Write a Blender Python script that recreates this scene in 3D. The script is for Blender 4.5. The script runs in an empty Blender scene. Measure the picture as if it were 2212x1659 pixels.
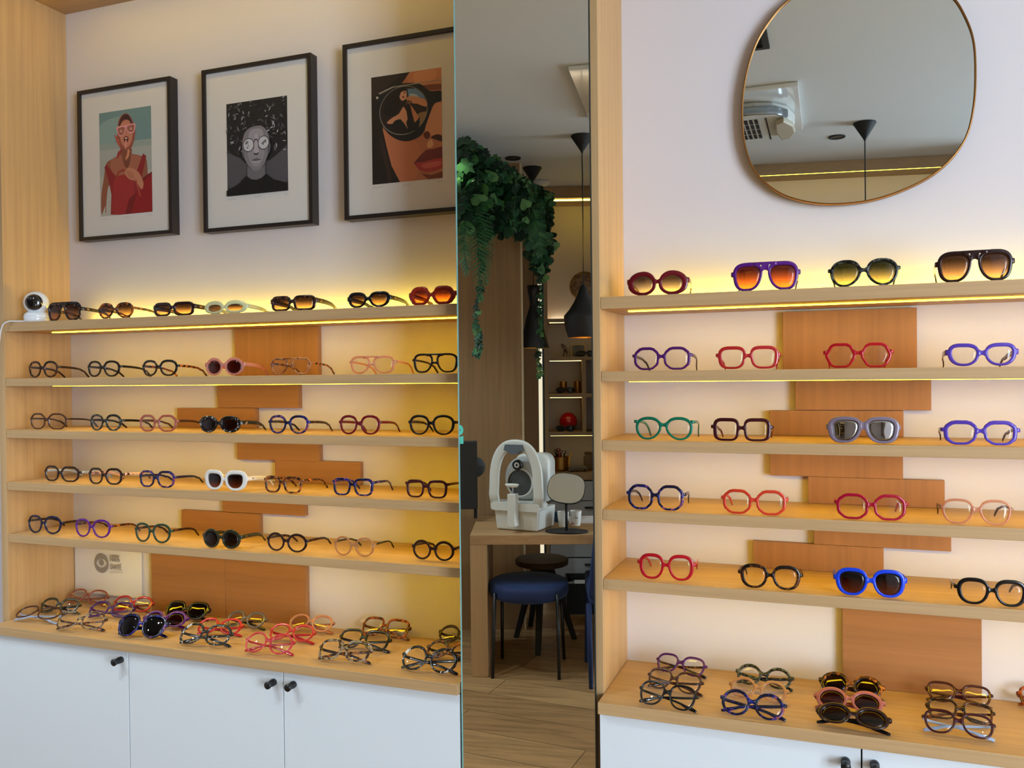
import bpy, bmesh, math, random
from mathutils import Vector, Matrix
random.seed(7)
SC = bpy.context.scene
COL = SC.collection
PI = math.pi

# ---------------------------------------------------------------- camera
EYE = Vector((0.0, 0.0, 1.57))
FPX, CXP, CYP = 1843.0, 1106.0, 829.5
AX = [Vector((0.93713254, 0.00652747, -0.34891259)),   # world X, Y, Z written in (right, up, forward) of the camera
      Vector((0.34880592, 0.01347428, 0.93709811)),
      Vector((-0.01081823, 0.99988791, -0.01035037))]
cam_d = bpy.data.cameras.new('camera')
cam_d.sensor_width = 36.0
cam_d.lens = FPX / 2212.0 * 36.0
cam_d.clip_start = 0.05
cam = bpy.data.objects.new('camera', cam_d)
COL.objects.link(cam)
right = Vector((AX[0][0], AX[1][0], AX[2][0]))
up = Vector((AX[0][1], AX[1][1], AX[2][1]))
fwd = Vector((AX[0][2], AX[1][2], AX[2][2]))
mw = Matrix.Identity(4)
for i in range(3):
    mw[i][0], mw[i][1], mw[i][2], mw[i][3] = right[i], up[i], -fwd[i], EYE[i]
cam.matrix_world = mw
SC.camera = cam

# ---------------------------------------------------------------- world, daylight, exposure
HC = 2.87                                # ceiling height of the shop
W = bpy.data.worlds.new('world'); SC.world = W; W.use_nodes = True
W.node_tree.nodes['Background'].inputs[0].default_value = (0.70, 0.85, 1.0, 1)
W.node_tree.nodes['Background'].inputs[1].default_value = 1.2

def area_light(name, loc, target, sx, sy, power, color):
    l = bpy.data.lights.new(name, 'AREA'); l.shape = 'RECTANGLE'; l.size = sx; l.size_y = sy
    l.energy = power; l.color = color
    o = bpy.data.objects.new(name, l); COL.objects.link(o)
    o.location = loc
    o.rotation_euler = (Vector(target) - Vector(loc)).to_track_quat('-Z', 'Y').to_euler()
    return o
# daylight coming in through the storefront opening, front right of the room
area_light('storefront_daylight', (3.62, -1.97, 1.42), (3.2, 2.0, 1.30), 1.45, 2.5, 235.0, (0.70, 0.85, 1.0))
area_light('side_window_daylight', (4.42, -1.35, 1.42), (0.0, -1.1, 1.35), 1.0, 2.5, 215.0, (0.70, 0.85, 1.0))

SC.view_settings.view_transform = 'Standard'
SC.view_settings.look = 'None'
SC.view_settings.exposure = 0.1
SC.view_settings.gamma = 1.0
SC.view_settings.use_curve_mapping = False
SC.cycles.max_bounces = 9
SC.cycles.diffuse_bounces = 4
SC.cycles.glossy_bounces = 5
SC.cycles.transmission_bounces = 6
SC.cycles.transparent_max_bounces = 24
SC.cycles.sample_clamp_indirect = 4.0
SC.cycles.caustics_reflective = False
SC.cycles.caustics_refractive = False
SC.cycles.use_denoising = True

# ---------------------------------------------------------------- view rays (where a seen point stands on a known plane)
def ray(px, py):
    d = Vector((px - CXP, -(py - CYP), FPX))
    return Vector((AX[0].dot(d), AX[1].dot(d), AX[2].dot(d)))
def on_y(px, py, Y):
    d = ray(px, py); return EYE + d * (Y / d.y)
def on_z(px, py, Z):
    d = ray(px, py); return EYE + d * ((Z - EYE.z) / d.z)

# ---------------------------------------------------------------- mirrors: the room seen in a mirror is laid out as seen and reflected to where it stands
TALL_A = math.radians(4.2)
TALL_P = Vector((-0.532, 1.975, 0)); TALL_N = Vector((-math.sin(TALL_A), math.cos(TALL_A), 0))
ROUND_P = Vector((0, 2.232, 0)); ROUND_N = Vector((0, 1, 0))
REF = [None]
def reflect(p):
    if REF[0] is None: return Vector(p)
    P0, N0 = REF[0]
    p = Vector(p)
    return p - N0 * (2 * (p - P0).dot(N0))

# ---------------------------------------------------------------- mesh builder
class MB:
    def __init__(s, m=None):
        s.v = []; s.f = []; s.mi = []; s.m = m or Matrix.Identity(4); s.cur = 0
    def add(s, verts, faces):
        o = len(s.v)
        s.v += [s.m @ Vector(p) for p in verts]
        s.f += [tuple(i + o for i in f) for f in faces]
        s.mi += [s.cur] * len(faces)
        return s
    def box(s, x0, x1, y0, y1, z0, z1):
        vs = [(x, y, z) for x in (x0, x1) for y in (y0, y1) for z in (z0, z1)]
        return s.add(vs, [(0, 1, 3, 2), (4, 6, 7, 5), (0, 4, 5, 1), (2, 3, 7, 6), (0, 2, 6, 4), (1, 5, 7, 3)])
    def rbox(s, x0, x1, y0, y1, z0, z1, r, seg=4, axis='y'):
        """box with the four edges along one axis rounded"""
        if axis == 'y': a0, a1, b0, b1, c0, c1 = x0, x1, z0, z1, y0, y1
        elif axis == 'z': a0, a1, b0, b1, c0, c1 = x0, x1, y0, y1, z0, z1
        else: a0, a1, b0, b1, c0, c1 = y0, y1, z0, z1, x0, x1
        pl = []
        for (cx_, cy_, st) in ((a1 - r, b1 - r, 0), (a0 + r, b1 - r, 1), (a0 + r, b0 + r, 2), (a1 - r, b0 + r, 3)):
            for k in range(seg + 1):
                t = (st + k / seg) * PI / 2
                pl.append((cx_ + r * math.cos(t), cy_ + r * math.sin(t)))
        return s.prism(pl, c0, c1, axis)
    def prism(s, pl, c0, c1, axis='y'):
        n = len(pl)
        def mk(a, b, c): return {'y': (a, c, b), 'z': (a, b, c), 'x': (c, a, b)}[axis]
        vs = [mk(a, b, c0) for a, b in pl] + [mk(a, b, c1) for a, b in pl]
        fs = [tuple(range(n)), tuple(range(2 * n - 1, n - 1, -1))]
        fs += [(i, n + i, n + (i + 1) % n, (i + 1) % n) for i in range(n)]
        return s.add(vs, fs)
    def lathe(s, prof, c=(0, 0, 0), seg=32, axis='z', sx=1.0, sy=1.0, cap=True):
        vs = []; n = len(prof)
        for k in range(seg):
            t = 2 * PI * k / seg
            for r, h in prof:
                a, b = r * math.cos(t) * sx, r * math.sin(t) * sy
                p = {'z': (a, b, h), 'y': (a, h, b), 'x': (h, a, b)}[axis]
                vs.append((c[0] + p[0], c[1] + p[1], c[2] + p[2]))
        fs = []
        for k in range(seg):
            k2 = (k + 1) % seg
            for i in range(n - 1):
                fs.append((k * n + i, k2 * n + i, k2 * n + i + 1, k * n + i + 1))
        if cap and prof[0][0] > 1e-6: fs.append(tuple(k * n for k in range(seg))[::-1])
        if cap and prof[-1][0] > 1e-6: fs.append(tuple(k * n + n - 1 for k in range(seg)))
        return s.add(vs, fs)
    def tube(s, pts, r, seg=10, closed=False, w=None, h=None, upv=(0, 0, 1)):
        """round tube (r) or, with w and h, a rounded rectangular bar along pts; r, w, h may be lists"""
        pts = [Vector(p) for p in pts]; n = len(pts); vs = []
        up_ = Vector(upv)
        for i, p in enumerate(pts):
            a = pts[(i - 1) % n] if (closed or i > 0) else p
            b = pts[(i + 1) % n] if (closed or i < n - 1) else p
            t = (b - a).normalized()
            sd = t.cross(up_)
            if sd.length < 1e-4: sd = t.cross(Vector((1, 0.01, 0)))
            sd.normalize(); u2 = sd.cross(t).normalized()
            for k in range(seg):
                an = 2 * PI * (k + .5) / seg
                c, q = math.cos(an), math.sin(an)
                if w is None:
                    rr = r[i] if isinstance(r, (list, tuple)) else r
                    vs.append(p + sd * (c * rr) + u2 * (q * rr))
                else:
                    ww = w[i] if isinstance(w, (list, tuple)) else w
                    hh = h[i] if isinstance(h, (list, tuple)) else h
                    e = 0.45
                    vs.append(p + sd * (ww / 2 * math.copysign(abs(c) ** e, c)) + u2 * (hh / 2 * math.copysign(abs(q) ** e, q)))
        fs = []
        for i in range(n if closed else n - 1):
            j = (i + 1) % n
            for k in range(seg):
                k2 = (k + 1) % seg
                fs.append((i * seg + k, i * seg + k2, j * seg + k2, j * seg + k))
        if not closed:
            fs.append(tuple(range(seg))[::-1]); fs.append(tuple((n - 1) * seg + k for k in range(seg)))
        return s.add(vs, fs)
    def ball(s, c, r, seg=20, rings=12, sx=1, sy=1, sz=1):
        prof = [(r * math.sin(PI * i / rings), -r * math.cos(PI * i / rings)) for i in range(rings + 1)]
        prof[0] = (0, -r); prof[-1] = (0, r)
        o = len(s.v); s.lathe([(max(a, 1e-7) * 1, b) for a, b in prof], (0, 0, 0), seg)
        inv = s.m.inverted()
        for i in range(o, len(s.v)):
            q = inv @ s.v[i]; s.v[i] = s.m @ Vector((c[0] + q.x * sx, c[1] + q.y * sy, c[2] + q.z * sz))
        return s
    def build(s, name, mats, parent=None, smooth=False, bevel=0, kind=None):
        if not isinstance(mats, (list, tuple)): mats = [mats]
        vs = [reflect(p) for p in s.v]
        fs = [f[::-1] for f in s.f] if REF[0] is not None else s.f
        org = Vector(parent['_org']) if parent is not None and '_org' in parent else Vector((0, 0, 0))
        if parent is None:
            org = sum(vs, Vector((0, 0, 0))) / max(1, len(vs))
            org.z = min(v.z for v in vs)
        me = bpy.data.meshes.new(name)
        me.from_pydata([tuple(v - org) for v in vs], [], fs)
        for m in mats: me.materials.append(m)
        me.polygons.foreach_set('material_index', s.mi)
        bm = bmesh.new(); bm.from_mesh(me); bmesh.ops.recalc_face_normals(bm, faces=bm.faces); bm.to_mesh(me); bm.free()
        if smooth: me.polygons.foreach_set('use_smooth', [True] * len(me.polygons))
        me.update()
        o = bpy.data.objects.new(name, me); COL.objects.link(o)
        if parent is not None: o.parent = parent
        else: o.location = org
        if parent is not None and parent.type == 'MESH': o['_org'] = list(org)
        else: o['_org'] = list(org)
        if bevel:
            b = o.modifiers.new('bevel', 'BEVEL'); b.width = bevel; b.segments = 2; b.limit_method = 'ANGLE'
        if kind: o['kind'] = kind
        return o

def tag(o, label, cat, group=None, kind=None):
    o['label'] = label; o['category'] = cat
    if group: o['group'] = group
    if kind: o['kind'] = kind
    return o
def thing(name, loc, label, cat, group=None, kind=None):
    o = bpy.data.objects.new(name, None); COL.objects.link(o)
    o.empty_display_size = .05
    l = reflect(loc); o.location = l; o['_org'] = list(l)
    return tag(o, label, cat, group, kind)

# ---------------------------------------------------------------- materials
_M = {}
def S(r, g, b):                        # sRGB 0-255 to linear
    return tuple(((c / 255) / 12.92 if c / 255 <= .04045 else ((c / 255 + .055) / 1.055) ** 2.4) for c in (r, g, b)) + (1.0,)
def new_mat(key):
    m = bpy.data.materials.new(key); m.use_nodes = True
    return m, m.node_tree, m.node_tree.nodes['Principled BSDF']
def solid(key, col, rough=.5, metal=0.0, coat=0.0, spec=.5, emit=None, es=0.0):
    if key in _M: return _M[key]
    m, nt, b = new_mat(key)
    b.inputs['Base Color'].default_value = col
    b.inputs['Roughness'].default_value = rough
    b.inputs['Metallic'].default_value = metal
    b.inputs['Coat Weight'].default_value = coat
    b.inputs['Coat Roughness'].default_value = .06
    b.inputs['Specular IOR Level'].default_value = spec
    if emit:
        b.inputs['Emission Color'].default_value = emit
        b.inputs['Emission Strength'].default_value = es
    _M[key] = m
    return m
def emis(key, col, s):
    if key in _M: return _M[key]
    m, nt, b = new_mat(key)
    e = nt.nodes.new('ShaderNodeEmission'); e.inputs[0].default_value = col; e.inputs[1].default_value = s
    nt.links.new(e.outputs[0], nt.nodes['Material Output'].inputs[0])
    nt.nodes.remove(b)
    _M[key] = m
    return m
def nod(nt, t, **kw):
    n = nt.nodes.new(t)
    for k, v in kw.items():
        if k.startswith('i_'): n.inputs[k[2:]].default_value = v
        else: setattr(n, k, v)
    return n
def ramp(nt, stops, interp='LINEAR'):
    r = nt.nodes.new('ShaderNodeValToRGB'); r.color_ramp.interpolation = interp
    e = r.color_ramp.elements
    e[0].position, e[0].color = stops[0]
    e[1].position, e[1].color = stops[-1]
    for p, c in stops[1:-1]:
        x = e.new(p); x.color = c
    return r
def mulc(c, k): return (min(1, c[0] * k), min(1, c[1] * k), min(1, c[2] * k), 1)
def oak(key, base, grain='x', rough=.55, contrast=.16):
    if key in _M: return _M[key]
    m, nt, b = new_mat(key)
    tc = nod(nt, 'ShaderNodeTexCoord')
    mp = nod(nt, 'ShaderNodeMapping')
    sc = {'x': (1.6, 70, 70), 'y': (70, 1.6, 70), 'z': (70, 70, 1.6)}[grain]
    mp.inputs['Scale'].default_value = sc
    nt.links.new(tc.outputs['Object'], mp.inputs[0])
    n1 = nod(nt, 'ShaderNodeTexNoise', i_Scale=1.0, i_Detail=5.0, i_Roughness=.65)
    nt.links.new(mp.outputs[0], n1.inputs['Vector'])
    mp2 = nod(nt, 'ShaderNodeMapping')
    sc2 = {'x': (.5, 7, 7), 'y': (7, .5, 7), 'z': (7, 7, .5)}[grain]
    mp2.inputs['Scale'].default_value = sc2
    nt.links.new(tc.outputs['Object'], mp2.inputs[0])
    n2 = nod(nt, 'ShaderNodeTexNoise', i_Scale=1.5, i_Detail=2.0, i_Distortion=.6)
    nt.links.new(mp2.outputs[0], n2.inputs['Vector'])
    mx = nod(nt, 'ShaderNodeMix', data_type='FLOAT'); mx.inputs[0].default_value = .45
    nt.links.new(n1.outputs[0], mx.inputs[2]); nt.links.new(n2.outputs[0], mx.inputs[3])
    r = ramp(nt, [(.32, mulc(base, 1 - contrast * 1.3)), (.5, base), (.68, mulc(base, 1 + contrast))])
    nt.links.new(mx.outputs[0], r.inputs[0])
    nt.links.new(r.outputs[0], b.inputs['Base Color'])
    bp = nod(nt, 'ShaderNodeBump', i_Strength=.08, i_Distance=.002)
    nt.links.new(n1.outputs[0], bp.inputs['Height']); nt.links.new(bp.outputs[0], b.inputs['Normal'])
    b.inputs['Roughness'].default_value = rough
    _M[key] = m
    return m
def plaster(key, col, rough=.8):
    if key in _M: return _M[key]
    m, nt, b = new_mat(key)
    tc = nod(nt, 'ShaderNodeTexCoord')
    n = nod(nt, 'ShaderNodeTexNoise', i_Scale=90.0, i_Detail=3.0)
    nt.links.new(tc.outputs['Object'], n.inputs['Vector'])
    bp = nod(nt, 'ShaderNodeBump', i_Strength=.05, i_Distance=.001)
    nt.links.new(n.outputs[0], bp.inputs['Height']); nt.links.new(bp.outputs[0], b.inputs['Normal'])
    b.inputs['Base Color'].default_value = col; b.inputs['Roughness'].default_value = rough
    _M[key] = m
    return m
def floor_mat():
    m, nt, b = new_mat('oak_floor')
    tc = nod(nt, 'ShaderNodeTexCoord')
    mp = nod(nt, 'ShaderNodeMapping'); mp.inputs['Rotation'].default_value = (0, 0, math.radians(-12))
    nt.links.new(tc.outputs['Object'], mp.inputs[0])
    br = nod(nt, 'ShaderNodeTexBrick', i_Scale=1.0)
    br.inputs['Brick Width'].default_value = 1.3; br.inputs['Row Height'].default_value = .21
    br.inputs['Mortar Size'].default_value = .0018; br.inputs['Bias'].default_value = 0
    br.inputs['Color1'].default_value = S(176, 138, 92); br.inputs['Color2'].default_value = S(150, 113, 72)
    br.inputs['Mortar'].default_value = S(70, 50, 32)
    nt.links.new(mp.outputs[0], br.inputs['Vector'])
    mp2 = nod(nt, 'ShaderNodeMapping'); mp2.inputs['Scale'].default_value = (2, 22, 1); mp2.inputs['Rotation'].default_value = (0, 0, math.radians(-12))
    nt.links.new(tc.outputs['Object'], mp2.inputs[0])
    n = nod(nt, 'ShaderNodeTexNoise', i_Scale=1.2, i_Detail=5.0, i_Distortion=.8)
    nt.links.new(mp2.outputs[0], n.inputs['Vector'])
    r = ramp(nt, [(.3, (.62, .6, .58, 1)), (.6, (1, 1, 1, 1))])
    nt.links.new(n.outputs[0], r.inputs[0])
    mx = nod(nt, 'ShaderNodeMix', data_type='RGBA', blend_type='MULTIPLY'); mx.inputs[0].default_value = 1
    nt.links.new(br.outputs[0], mx.inputs[6]); nt.links.new(r.outputs[0], mx.inputs[7])
    nt.links.new(mx.outputs[2], b.inputs['Base Color']); b.inputs['Roughness'].default_value = .5
    return m
def mirror_mat(key, col):
    if key in _M: return _M[key]
    m, nt, b = new_mat(key)
    g = nod(nt, 'ShaderNodeBsdfGlossy'); g.inputs['Color'].default_value = col; g.inputs['Roughness'].default_value = 0
    nt.links.new(g.outputs[0], nt.nodes['Material Output'].inputs[0]); nt.nodes.remove(b)
    _M[key] = m
    return m
def lens_mat(key, top, bottom=None, refl=1.0):
    """eyeglass lens: tinted see-through body under a clear reflecting surface; a gradient tint runs down the lens"""
    if key in _M: return _M[key]
    m, nt, b = new_mat(key)
    tr = nod(nt, 'ShaderNodeBsdfTransparent')
    if bottom is None: tr.inputs[0].default_value = top
    else:
        tc = nod(nt, 'ShaderNodeTexCoord'); sp = nod(nt, 'ShaderNodeSeparateXYZ')
        nt.links.new(tc.outputs['Generated'], sp.inputs[0])
        r = ramp(nt, [(.12, bottom), (.8, top)])
        nt.links.new(sp.outputs[2], r.inputs[0]); nt.links.new(r.outputs[0], tr.inputs[0])
    g = nod(nt, 'ShaderNodeBsdfGlossy'); g.inputs['Roughness'].default_value = .01
    g.inputs['Color'].default_value = (refl, refl, refl, 1)
    fr = nod(nt, 'ShaderNodeFresnel', i_IOR=1.42)
    geo = nod(nt, 'ShaderNodeNewGeometry')
    inv = nod(nt, 'ShaderNodeMath', operation='SUBTRACT'); inv.inputs[0].default_value = 1.0
    nt.links.new(geo.outputs['Backfacing'], inv.inputs[1])
    ml = nod(nt, 'ShaderNodeMath', operation='MULTIPLY')
    nt.links.new(fr.outputs[0], ml.inputs[0]); nt.links.new(inv.outputs[0], ml.inputs[1])
    mx = nod(nt, 'ShaderNodeMixShader')
    nt.links.new(ml.outputs[0], mx.inputs[0]); nt.links.new(tr.outputs[0], mx.inputs[1]); nt.links.new(g.outputs[0], mx.inputs[2])
    nt.links.new(mx.outputs[0], nt.nodes['Material Output'].inputs[0]); nt.nodes.remove(b)
    _M[key] = m
    return m
def acetate(key, col, rough=.17):
    col = mulc(col, .62 if max(col) < .6 else .85)
    return solid(key, col, rough, 0, .12, .35)
def tortoise(key, c1, c2, c3=None, scale=70, thr=.5):
    if key in _M: return _M[key]
    m, nt, b = new_mat(key)
    tc = nod(nt, 'ShaderNodeTexCoord')
    n = nod(nt, 'ShaderNodeTexNoise', i_Scale=float(scale), i_Detail=2.0, i_Distortion=1.2)
    nt.links.new(tc.outputs['Object'], n.inputs['Vector'])
    st = [(thr - .04, c1), (thr + .05, c2)]
    if c3: st.append((thr + .16, c3))
    r = ramp(nt, st)
    nt.links.new(n.outputs[0], r.inputs[0]); nt.links.new(r.outputs[0], b.inputs['Base Color'])
    b.inputs['Roughness'].default_value = .2; b.inputs['Coat Weight'].default_value = .12; b.inputs['Specular IOR Level'].default_value = .35
    _M[key] = m
    return m
def translucent(key, col, clear=.55, spots=None):
    """see-through coloured acetate"""
    if key in _M: return _M[key]
    m, nt, b = new_mat(key)
    b.inputs['Base Color'].default_value = col; b.inputs['Roughness'].default_value = .12; b.inputs['Coat Weight'].default_value = .8
    tr = nod(nt, 'ShaderNodeBsdfTransparent'); tr.inputs[0].default_value = mulc(col, 1.25)
    mx = nod(nt, 'ShaderNodeMixShader'); mx.inputs[0].default_value = clear
    nt.links.new(b.outputs[0], mx.inputs[1]); nt.links.new(tr.outputs[0], mx.inputs[2])
    if spots:
        tc = nod(nt, 'ShaderNodeTexCoord')
        n = nod(nt, 'ShaderNodeTexNoise', i_Scale=60.0, i_Detail=2.0, i_Distortion=1.0)
        nt.links.new(tc.outputs['Object'], n.inputs['Vector'])
        r = ramp(nt, [(.47, spots), (.56, col)])
        nt.links.new(n.outputs[0], r.inputs[0]); nt.links.new(r.outputs[0], b.inputs['Base Color'])
        r2 = ramp(nt, [(.47, (0, 0, 0, 1)), (.56, (clear, clear, clear, 1))])
        nt.links.new(n.outputs[0], r2.inputs[0]); nt.links.new(r2.outputs[0], mx.inputs[0])
    nt.links.new(mx.outputs[0], nt.nodes['Material Output'].inputs[0])
    _M[key] = m
    return m

OAKC = S(188, 152, 106)
OAK_X = oak('oak_along_x', OAKC, 'x')
OAK_Z = oak('oak_upright', OAKC, 'z')
OAK_Y = oak('oak_along_depth', OAKC, 'y')
BOARD_X = oak('oak_board_grain_sideways', S(157, 107, 61), 'x', .5, .14)
BOARD_Z = oak('oak_board_grain_upright', S(157, 107, 61), 'z', .5, .14)
DOAK_Z = oak('smoked_oak_upright', S(150, 116, 76), 'z')
WALLM = plaster('white_wall_paint', S(212, 205, 207))
WHITE = plaster('ceiling_paint', S(206, 208, 206))
DOORM = solid('white_door_lacquer', S(222, 228, 232), .35)
BLACKM = solid('black_metal', S(18, 18, 20), .4)
MATTE = solid('matt_black', S(16, 16, 17), .7)
BRASS = solid('brass', S(196, 150, 78), .3, 1.0)
LED = emis('warm_led', (1.0, .68, .018, 1), 25.0)
LEDU = emis('warm_led_upward', (1.0, .72, .08, 1), 38.0)
LEDS = emis('warm_led_soft', (1.0, .70, .10, 1), 15.0)
GOLD = solid('gold_mark', S(214, 170, 96), .3, 1.0)
# ================================================================ THE SETTING
YB, YF, YC = 2.256, 2.0, 1.936          # back wall, shelf fronts, counter front
XL, XR = -2.481, -0.516                 # inner side of the left panel, inner side of the post right of the mirror
XEND = 1.25                             # right-hand end of the right bay
def struct(name, mb, mat, **k): return mb.build(name, mat, kind='structure', **k)
struct('floor', MB().box(-4.2, 4.5, -3.6, 2.36, -.05, 0), floor_mat())
struct('ceiling', MB().box(-4.2, 4.5, -3.6, 2.36, HC, HC + .05), WHITE)
struct('wall_back', MB().box(-4.2, 4.5, YB, YB + .1, 0, HC), WALLM)
struct('wall_rear', MB().box(-4.2, 1.05, -3.7, -3.6, 0, HC), WALLM)
def glazed_wall(name, wn, M, L, o0, o1, frames):
    """wall with a window opening from o0 to o1 along its length; M places it"""
    w = MB(M)
    w.box(0, o0, 0, .1, 0, HC); w.box(o1, L, 0, .1, 0, HC); w.box(o0, o1, 0, .1, 0, .1); w.box(o0, o1, 0, .1, 2.74, HC)
    struct(name, w, WALLM)
    f = MB(M)
    for x in frames: f.box(x, x + .05, -.05, 0, .1, 2.74)
    f.box(o0, o1, -.05, 0, .1, .15); f.box(o0, o1, -.05, 0, 2.69, 2.74)
    struct(wn, f, solid('dark_window_frame', S(50, 52, 55), .4))
glazed_wall('wall_front', 'window_1', Matrix.Translation((1.05, -1.95, 0)) @ Matrix.Diagonal((1, -1, 1, 1)), 3.35, 1.8, 3.25, (1.8, 2.5, 3.2))
glazed_wall('wall_right', 'window_2', Matrix.Translation((4.4, -1.95, 0)) @ Matrix.Rotation(PI / 2, 4, 'Z') @ Matrix.Diagonal((1, -1, 1, 1)), 4.31, .1, 1.1, (.1, .58, 1.05))
struct('wall_left', MB().box(-4.3, -4.2, -3.6, 2.36, 0, HC), WALLM)
struct('wall_side', MB().box(1.0, 1.05, -3.6, -1.05, 0, HC), WALLM)

# ---------------------------------------------------------------- the display unit on the back wall
SH = [(1.7555, 1.7265), (1.5765, 1.5515), (1.411, 1.386), (1.244, 1.2185), (1.076, 1.0505)]
CT, CB = .7995, .772
o = MB().box(XL - .026, XL, YF - .002, YB, 0, 2.84).build('side_panel', OAK_Z, bevel=.001)
tag(o, 'tall pale oak side panel closing the left end of the shelves', 'panel')
o = MB().box(XL - .026, XEND, YF - .05, YB, 2.84, HC - .001).build('soffit', OAK_X, bevel=.001)
tag(o, 'oak soffit panel over the framed portraits', 'panel')
o = MB().box(XR - .024, XR, YF - .002, YB, 0, 2.839).build('shelf_post', OAK_Z, bevel=.001)
tag(o, 'narrow upright oak post directly right of the tall mirror', 'post')
o = MB().box(-.842, XR - .0245, 1.992, YB, 0, 2.839).build('mirror_column', OAK_Z, bevel=.001)
tag(o, 'oak column behind the tall mirror between the two shelf bays', 'column')
o = MB().box(XEND, XEND + .026, YF - .002, YB, 0, 2.839).build('side_panel', OAK_Z, bevel=.001)
tag(o, 'oak side panel closing the right end of the shelves', 'panel')

names = ['top shelf with the glow above it', 'second shelf from the top', 'middle shelf', 'fourth shelf from the top', 'lowest shelf, just above the counter']
LEDT = solid('aluminium_profile', S(90, 88, 84), .4, .8)
def bay(x0, x1, side, cxl, hw):
    for i, (zt, zb) in enumerate(SH):
        t = thing('wall_shelf', ((x0 + x1) / 2, YF, zb), 'oak %s in the %s bay' % (names[i], side), 'shelf', 'oak shelves of the %s bay' % side)
        MB().box(x0 + .0006, x1 - .0006, YF, YB - .0006, zb, zt).build('board', OAK_X, t, bevel=.0012)
        pr = .0026 if i == 0 else .0014
        s0 = x0 + .11 if side == 'left' else x0 + .05
        MB().box(s0, x1 - .02, YF + .082, YF + .094, zb - pr, zb - .0005).build('light_strip', LED, t)
        if i == 0:
            MB().box(s0, x1 - .02, YB - .026, YB - .014, zt + .0003, zt + .004).build('light_strip', LEDU, t)
    t = thing('counter_top', ((x0 + x1) / 2, YC, CB), 'thick oak counter top under the %s bay, covered in folded glasses' % side, 'counter')
    MB().box(x0 + .0006, cxl - .0006, YC, YB - .0006, CB, CT).build('board', OAK_X, t, bevel=.0015)
bay(XL, -.843, 'left', -.874, 0)
bay(XR, XEND, 'right', XEND, 0)
t = thing('soffit_light', (-1.6, YF + .05, 2.83), 'warm light strip under the oak soffit above the portraits', 'light')
MB().box(XL + .1, -.88, YF + .06, YF + .075, 2.833, 2.8395).build('light_strip', LEDS, t)
MB().box(XL + .09, -.87, YF + .055, YF + .08, 2.8375, 2.8397).build('profile', LEDT, t)

# oak boards fixed on the wall behind the shelves, in the photo's stagger
def board(pl, pr, pt, pb, mat, side, where, zt=None, zb=None, th=.02):
    Y = YB - th; py = (pt + pb) / 2
    x0, x1 = on_y(pl, py, Y).x, on_y(pr, py, Y).x
    z1 = zt if zt is not None else on_y((pl + pr) / 2, pt, Y).z
    z0 = zb if zb is not None else on_y((pl + pr) / 2, pb, Y).z
    o = MB().box(x0, x1, Y, YB - .0004, z0, z1).build('wall_board', mat, bevel=.0008)
    tag(o, where, 'board', 'staggered oak boards behind the %s shelves' % side)
e = .0006
board(507, 687, 712, 815, BOARD_Z, 'left', 'square oak wall board behind the amber tortoise glasses, left bay', SH[0][1] - e, SH[1][0] + e)
board(470, 645, 836, 881, BOARD_X, 'left', 'oak wall board hanging just under the second left shelf', SH[1][1] - e)
board(383, 552, 881.5, 945, BOARD_X, 'left', 'oak wall board behind the black marbled sunglasses, left bay', None, SH[2][0] + e)
board(512, 690, 962, 995, BOARD_X, 'left', 'slim oak wall board hanging just under the middle left shelf', SH[2][1] - e)
board(594, 778, 996, 1050, BOARD_X, 'left', 'oak wall board behind the brown tortoise square glasses, left bay', None, SH[3][0] + e)
board(481, 658, 1085, 1110, BOARD_X, 'left', 'thin oak wall board hanging just under the fourth left shelf', SH[3][1] - e)
board(392, 560, 1098.5, 1150, BOARD_X, 'left', 'oak wall board behind the olive sunglasses, left bay', on_y(520, 1108, YB - .02).z - e, SH[4][0] + e, .0195)
board(327, 486, 1200, 1335, BOARD_X, 'left', 'large oak wall board right beside the paper eye sign', SH[4][1] - e, CT + e)
board(487, 661, 1210, 1350, BOARD_X, 'left', 'large oak wall board above the red folded glasses, left bay', SH[4][1] - e, CT + e)
board(1691, 1981, 660, 797, BOARD_Z, 'right', 'square oak wall board behind the red round glasses, right bay', SH[0][1] - .006, SH[1][0] + e)
board(1718, 2012, 826, 886, BOARD_Z, 'right', 'wide oak wall board just under the second right shelf', SH[1][1] - e)
board(1663, 1952, 887, 965, BOARD_Z, 'right', 'oak wall board behind the silver mirrored sunglasses, right bay', None, SH[2][0] + e)
board(1663, 1951, 990, 1031, BOARD_Z, 'right', 'oak wall board hanging just under the middle right shelf', SH[2][1] - e)
board(1746, 2041, 1034, 1110, BOARD_Z, 'right', 'oak wall board behind the crimson glasses, right bay', None, SH[3][0] + e)
board(1758, 2055, 1155, 1183.5, BOARD_Z, 'right', 'oak wall board hanging just under the fourth right shelf', SH[3][1] - e)
board(1627, 1909, 1172, 1235, BOARD_Z, 'right', 'oak wall board behind the blue sunglasses, right bay', on_y(1906, 1183.5, YB - .02).z - e, SH[4][0] + e)
board(1820, 2121, 1320, 1495, BOARD_X, 'right', 'largest oak wall board, above the counter sunglasses, right bay', SH[4][1] - e, CT + e)

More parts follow.
